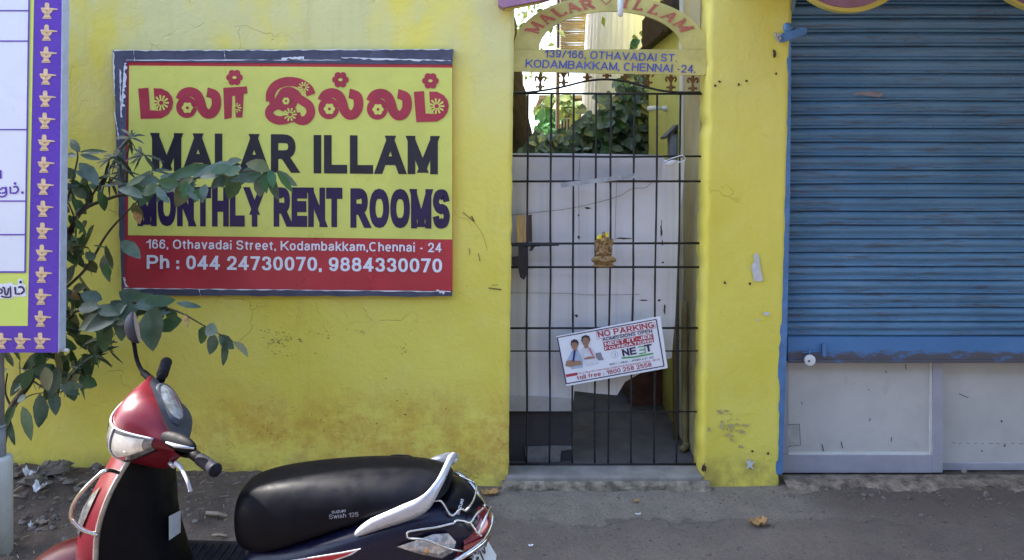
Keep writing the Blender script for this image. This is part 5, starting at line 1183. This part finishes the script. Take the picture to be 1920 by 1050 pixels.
# front fender, wheels, stand
def ring_wheel(cx_, r, tw_):
    for nm, rr, ww, mt in (('tyre', r, tw_, M['rubber']), ('rim', r*.62, tw_*.6, M['sgrey'])):
        mb = MB(); rows = []
        for k in range(33):
            a = 2*math.pi*k/32; row = []
            for j in range(9):
                b_ = 2*math.pi*j/8; q = rr-.045*(1 if nm == 'tyre' else .6)*(1-math.cos(b_))
                row.append(W(cx_+q*math.cos(a), ww*math.sin(b_), r+q*math.sin(a)))
            rows.append(row)
        mb.loft(rows, closed=False)
        if nm == 'tyre': ty = mb.build('wheel', mt, sct, smooth=True)
        else:
            for k in range(6):
                a = 2*math.pi*k/6; mb.tube([W(cx_, 0, r), W(cx_+rr*.9*math.cos(a), 0, r+rr*.9*math.sin(a))], .016, 6)
            mb.tube([W(cx_, -.05, r), W(cx_, .05, r)], .035, 12); mb.build('rim', mt, ty, smooth=True)
ring_wheel(.40, .215, .05); ring_wheel(-.80, .235, .05)
mb = MB(); rows = []
for k in range(15):
    a = R(-15+k*12.5); row = []
    for j in range(9):
        b_ = -1+j/4; q = .250-.045*abs(b_)**2.2+.02*math.sin(max(0, a)); row.append(W(.39+q*math.cos(a)*1.1, b_*.085, .215+q*math.sin(a)))
    rows.append(row)
mb.loft(rows, closed=False); mb.build('front_fender', M['sred'], sct, smooth=True)
mb = MB(); mb.tube(spline([W(.32,.09,.46), W(.42,.10,.45), W(.54,.10,.38), W(.64,.09,.24)], 5), .006, 8); mb.build('fender_guard', M['chrome'], sct, smooth=True)
mb = MB(); mb.tube([W(-.25,.10,.24), W(-.20,.26,.012)], .011, 8); mb.build('side_stand', M['splastic'], sct, smooth=True)
mb = MB(); mb.box((0,0,0),(1,1,1)); mb.v = [W(-.2-.55*v.x, -.07+.14*v.y, .19+.12*v.z) for v in mb.v]; mb.build('engine', M['sgrey'], sct, bevel=.02)
mb = MB(); mb.tube([W(.20,0,.80), W(.13,0,.90)], .05, 12); mb.tube([W(.40,0,.30), W(.20,0,.80)], .03, 10); mb.build('steering_column', M['splastic'], sct, smooth=True)

# steering head: its own turned frame
gl, gr2 = S(405,882,.31), S(312,678,-.28); H0 = (gl+gr2)/2; hl = (gl-gr2).normalized(); hu = (suv-hl*hl.dot(suv)).normalized(); hf = hl.cross(hu)
def H(x, y, z): return H0+hf*x+hl*y+hu*z
K0 = [(.0,-.005),(.10,.070),(.165,.070),(.212,.034),(.238,-.030),(.236,-.080),(.200,-.118),(.10,-.165),(.04,-.125),(.0,-.055)]
K1 = [(.025,-.025),(.092,.040),(.128,.040),(.158,.022),(.182,-.014),(.182,-.045),(.160,-.068),(.095,-.130),(.05,-.100),(.022,-.055)]
K2 = [(.034,-.030),(.078,.012),(.100,.016),(.120,.012),(.130,.000),(.130,-.014),(.118,-.030),(.080,-.080),(.052,-.070),(.032,-.050)]
K3 = [(.046,-.024),(.060,-.006),(.068,-.004),(.076,-.006),(.080,-.012),(.080,-.018),(.074,-.026),(.062,-.040),(.052,-.036),(.046,-.030)]
def lerpK(a, b_, t): return [(p[0]+(q[0]-p[0])*t, p[1]+(q[1]-p[1])*t) for p, q in zip(a, b_)]
def secK(y):
    ay = abs(y)
    if ay < .10: t = ay/.10; k = lerpK(K0, K1, t*t*(1.35-.35*t))
    elif ay < .145: k = lerpK(K1, K2, (ay-.10)/.045)
    else: k = lerpK(K2, K3, min(1, (ay-.145)/.045))
    o = []
    for i, (x, z) in enumerate(k):
        if y < 0: z += -.28*y*(1 if i in (0, 1, 2, 9) else .45); x += -.08*y
        o.append((x, z))
    return o
NS = 5
def ringK(y):
    k = secK(y); pts = [H(x, y, z) for x, z in k]; n = len(pts); out = []
    for i in range(n):
        p0, p1, p2, p3 = pts[i-1], pts[i], pts[(i+1) % n], pts[(i+2) % n]
        for q in range(NS):
            t = q/NS; out.append(.5*((2*p1)+(p2-p0)*t+(2*p0-5*p1+4*p2-p3)*t*t+(3*p1-p0-3*p2+p3)*t**3))
    return out
YS = [-.19+.38*k/40 for k in range(41)]; RK = [ringK(y) for y in YS]
def strip(i0, i1, ya, yb_, off=0):
    rows = []
    for y, r in zip(YS, RK):
        if ya <= y <= yb_: rows.append([r[i % (10*NS)]+(hf*.7+hu*.3)*off for i in range(i0, i1+1)])
    return rows
mb = MB(); mb.loft(strip(1*NS, 8*NS, -1, 1), closed=False); hc = mb.build('headlight_cowl', M['sred'], sct, smooth=True)
mb = MB(); mb.loft([r[::1] for r in strip(8*NS, 11*NS, -1, 1)], closed=False); dash = mb.build('dashboard', M['sgrey'], sct, smooth=True)
mb = MB(); rows = []
cx_d = H(.050,0,.030)
mb2 = MB(); ra = []; rb = []
dn = (hu*.80-hf*.6).normalized(); dx = hl.cross(dn).normalized(); dyv = (hl-dn*hl.dot(dn)+suv*-.0).normalized(); dyv = (dyv-hu*.14+hf*.0).normalized(); dn = dx.cross(dyv).normalized(); dn = dn if dn.dot(hu) > 0 else -dn
cd = H(.052,-.01,.036)+dn*.006
for k in range(33):
    a = 2*math.pi*k/32; e_ = dx*.040*math.cos(a)+dyv*.098*math.sin(a)
    ra.append(cd+e_*1.13-dn*.012); rb.append(cd+e_)
mb.loft([ra, rb, [cd+(p-cd)*.94-dn*.003 for p in rb]], closed=False); mb.build('dial_rim', M['sgrey'], dash, smooth=True)
mb = MB(); mb.loft([[cd+(p-cd)*.95-dn*.002 for p in rb], [cd+(p-cd)*.6+dn*.004 for p in rb], [cd+(p-cd)*.05+dn*.006 for p in rb]], closed=False); dg_ = mb.build('dial_glass', M['dial'], dash, smooth=True)
mb = MB(); mb.loft(strip(3*NS+2, 6*NS, -.15, .15, .004), closed=False); hlm = mb.build('headlight', M['lens'], sct, smooth=True)
mb = MB(); mb.loft(strip(3*NS+3, 5*NS+2, .035, .125, .0065), closed=False); mb.build('reflector', M['reflector'], hlm, smooth=True)
mb = MB(); mb.loft(strip(3*NS+3, 5*NS+2, -.125, -.035, .0065), closed=False); mb.build('reflector', M['reflector'], hlm, smooth=True)
for i_ in (3*NS+2, 6*NS):
    mb = MB(); q = [r[0] for r in strip(i_, i_+1, -.15, .15, .005)]; mb.tube(q, .0035, 8); mb.build('lamp_trim', M['silver'] if i_ == 17 else M['splastic'], hlm, smooth=True)
q = [r[0] for r in strip(0, 1, .02, .045, .0)]
mb = MB(); cc_ = [p for p in strip(3*NS+2, 6*NS, .028, .042, .0075)[0]]; mb.tube(cc_, .003, 6); mb.build('lamp_trim', M['silver'], hlm, smooth=True)
# grips, levers, mirrors
def tubeW(pts, r, name, mt, parent=sct, n=10): 
    mb = MB(); mb.tube(pts, r, n); return mb.build(name, mt, parent, smooth=True)
lb = S(338,834,.10); ld = (gl-lb).normalized(); LL = (gl-lb).length
bar = tubeW([lb, gl-ld*.10], .016, 'handlebar', M['splastic'])
tubeW([gl-ld*.128, gl-ld*.122, gl-ld*.010, gl-ld*.006, gl], [.015,.0185,.0185,.0210,.016], 'grip', M['rubber'], bar, 14)
rb_ = S(301,712,-.14); rt_ = S(312,679,-.30); rd_ = (rt_-rb_).normalized()
bar2 = tubeW([rb_, rt_-rd_*.10], .016, 'handlebar', M['splastic'])
tubeW([rt_-rd_*.125, rt_-rd_*.12, rt_-rd_*.010, rt_-rd_*.004, rt_], [.015,.020,.020,.021,.014], 'grip', M['rubber'], bar2, 14)
mb = MB(); a = lb+ld*.05; mb.ell(a, ld*.06, ld.cross(hu)*.028, hu*.026, 14, 8); mb.build('switch_housing', M['splastic'], sct, smooth=True)
lv = spline([S(330,868,.20), S(338,876,.225), S(346,890,.25), S(353,906,.27), S(357,921,.275)], 5); tubeW(lv, [.007]*6+[.0055]*(len(lv)-7)+[.007], 'brake_lever', M['alu'])
tubeW([S(318,868,.17), S(327,874,.185)], [.006,.008], 'lever_joint', M['silver'])
# left mirror folded flat along the bar
mr = thing  # (parts below belong to the scooter)
c0, c1 = S(302,815,.20), S(368,842,.27); ax = (c1-c0); mid = (c0+c1)/2; un = ax.normalized(); side = Vector((0, -1, .35)); side = (side-un*side.dot(un)).normalized(); nn_ = un.cross(side)
mb = MB(); mb.ell(mid, un*ax.length*.5, side*.016, nn_*.024, 18, 10); lm = mb.build('mirror', M['splastic'], sct, smooth=True)
mb = MB(); mb.tube([c0+ax*.30+side*.014+nn_*.012, c0+ax*.6+side*.021+nn_*.010, c0+ax*.97+side*.004], [.003,.006,.003], 8); mb.build('mirror_edge', M['silver'], lm, smooth=True)
# right mirror on its stalk
st0 = S(284,711,-.17); rm = tubeW(spline([st0, S(266,695,-.23), S(256,672,-.26), S(252,648,-.27), S(250,640,-.27)], 5), [.012]*5+[.0075]*16, 'mirror_stalk', M['splastic'])
mb = MB(); mc = S(252,615,-.28); ax = (S(246,588,-.28)-S(258,645,-.28)); hgt_ = ax.length*.52; axn = ax.normalized(); view = (Vector((0,0,CAMZ))-mc).normalized(); sx_ = axn.cross(view).normalized()
mf = (view*.18-sx_*.98).normalized() if sx_.x < 0 else (view*.18+sx_*.98).normalized(); wd_ = axn.cross(mf).normalized()
rings = []
for dpt, sc_ in ((-.030,.35),(-.026,.6),(-.015,.85),(0,1.),(.006,1.02),(.008,.98)):
    rings.append([mc+mf*dpt+axn*hgt_*sc_*math.cos(2*math.pi*k/24)*(1 if math.cos(2*math.pi*k/24) > 0 else .96)+wd_*.046*sc_*math.sin(2*math.pi*k/24) for k in range(24)])
mb.loft(rings, caps=True); hd = mb.build('mirror_head', M['sgrey'], rm, smooth=True)
mb = MB(); mb.poly([p+mf*.0012 for p in [mc+mf*.008+axn*hgt_*.93*math.cos(2*math.pi*k/24)+wd_*.042*math.sin(2*math.pi*k/24) for k in range(24)]]); mb.build('mirror_glass', M['mirrorback'], hd)

# ------------------------------------------------------------------ litter, leaves and rubble on the ground
def crumple(name, px, py, sx, sy, h, mt, label, cat, n=9, seed=0):
    g0 = G(px, py); s_ = g0.y/F; mb = MB(); rows = []
    for j in range(n+1):
        row = []
        for i in range(n+1):
            u, v = i/n*2-1, j/n*2-1; r = math.sqrt(u*u+v*v)
            k = 1 if r < 1 else 1/r
            a = mnoise.noise(Vector((u*1.7+seed, v*1.7, seed)));
            row.append(g0+Vector((u*k*sx*s_*(1+.3*a), v*k*sy*s_*2.2*(1+.3*a), .004+h*abs(mnoise.noise(Vector((u*1.4, v*1.4+seed, 3))))+h*.8*max(0, a)+h*.5*r*k*abs(u))))
        rows.append(row)
    mb.loft(rows, closed=False); o = mb.build(name, mt, smooth=True); return tag(o, label, cat)
crumple('dry_leaf', 1420, 986, 17, 6, .035, M['dry'], 'curled golden dry leaf lying on the street before the yellow pillar', 'leaf', seed=2)
crumple('dry_leaf', 918, 928, 16, 5, .02, M['dry'], 'brown dry leaf lying at the wall corner behind the scooter tail', 'leaf', seed=5)
crumple('dry_leaf', 1192, 942, 6, 2.5, .01, M['dry'], 'small brown dry leaf on the cement apron before the gate', 'leaf', seed=8)
crumple('plastic_scrap', 58, 895, 13, 5, .045, M['scrap'], 'white plastic scrap on the rubble beside the banner pole, upper one', 'litter', seed=11)
crumple('plastic_scrap', 74, 922, 11, 6, .045, M['scrap'], 'crumpled white plastic scrap on the rubble, below and right of another scrap', 'litter', seed=14)
crumple('paper_scrap', 59, 988, 5, 3, .02, M['scrap'], 'tiny white paper scrap on the soil near the pole foot', 'litter', seed=17)
crumple('paper_scrap', 80, 984, 12, 3, .02, M['twig'], 'pale flat husk on the soil right of a tiny paper scrap', 'litter', seed=19)
crumple('paper_scrap', 1196, 966, 6, 1.2, .006, M['scrap'], 'thin white paper shred on the street before the gate', 'litter', seed=23)
crumple('paper_scrap', 995, 1025, 5, 1.8, .006, M['scrap'], 'small pale paper scrap on the street right of the scooter tail', 'litter', seed=27)
for a_, b_, lab in (((24,928),(54,911),'pale twig lying on the rubble against the banner pole'), ((22,934),(42,938),'short pale twig at the pole foot below another twig'), ((386,967),(425,973),'flat pale stick on the soil between the scooter handle and seat'), ((398,1009),(425,1010),'small pale stick on the soil just above the scooter floorboard'), ((144,916),(162,908),'thin twig on the soil left of the scooter guard'), ((101,941),(113,938),'small bent twig on the soil between pole and scooter')):
    g0, g1 = G(*a_), G(*b_); r_ = .011 if '386' in str(a_) else .006
    mb = MB(); mb.tube([g0+Vector((0,0,.014)), (g0+g1)/2+Vector((0,0,.018)), g1+Vector((0,0,.014))], [r_*.8, r_, r_*.7], 6); tag(mb.build('twig', M['twig'], smooth=True), lab, 'twig')
mb = MB()
def stone(c, r):
    n0 = len(mb.v); ph = random.uniform(0, 99); sq = random.uniform(.45, .8); rings = []
    for i in range(5):
        t = math.pi*(i+.15)/4.3; rings.append([c+Vector((math.sin(t)*math.cos(2*math.pi*k/7), math.sin(t)*math.sin(2*math.pi*k/7), sq*math.cos(t)))*r*(1+.55*mnoise.noise(Vector((i*.9+ph, math.cos(2*math.pi*k/7)*1.2, math.sin(2*math.pi*k/7)*1.2)))) for k in range(7)])
    mb.loft(rings, caps=True)
for k in range(1500):
    x = random.uniform(-3.2, -.15); y = random.uniform(2.6, 4.33)
    d_ = 1+1.5*math.exp(-((x+2.4)/.5)**2)
    if random.random() > .45*d_: continue
    r = random.choice((.006,.008,.010,.012,.016))*(1.25 if x < -1.9 else .9)
    stone(Vector((x, y, gz(x, y)+r*.15)), r)
for k in range(26):
    x = random.gauss(-2.55, .28); y = random.uniform(4.05, 4.3); r = random.choice((.015,.02,.03,.055)); stone(Vector((x, y, gz(x, y)+r*.3)), r)
tag(mb.build('rubble', M['stone'], base=(0,0,0)), kind='stuff', label='loose stones and crumbs of soil strewn along the foot of the wall', cat='rubble')
mb = MB()
for k in range(800):
    x = random.uniform(-.1, 2.8); y = random.uniform(2.9, 4.28); r = random.choice((.002,.003,.004,.005,.007)); stone(Vector((x, y, gz(x, y)+r*.2)), r)
for k in range(170):
    x = random.uniform(1.46, 2.95); y = random.choice((random.uniform(3.9, 4.34), random.uniform(4.18, 4.36))); r = random.choice((.003,.004,.006,.008,.012)); stone(Vector((x, y, gz(x, y)+r*.3)), r)
tag(mb.build('grit', M['stone'], base=(0,0,0)), kind='stuff', label='fine grit scattered over the street', cat='grit')
mb = MB()
for k in range(420):
    x = random.uniform(-3.1, -.3); y = random.uniform(2.7, 4.3); a = random.uniform(0, 6.3); l = random.uniform(.012, .045); z = gz(x, y)+.007
    mb.tube([Vector((x, y, z)), Vector((x+l*math.cos(a), y+l*math.sin(a), z+random.uniform(-.004,.008)))], random.uniform(.0012,.003), 4)
tag(mb.build('chaff', M['twig'], base=(0,0,0)), kind='stuff', label='dry chaff and splinters strewn on the soil by the wall', cat='chaff')
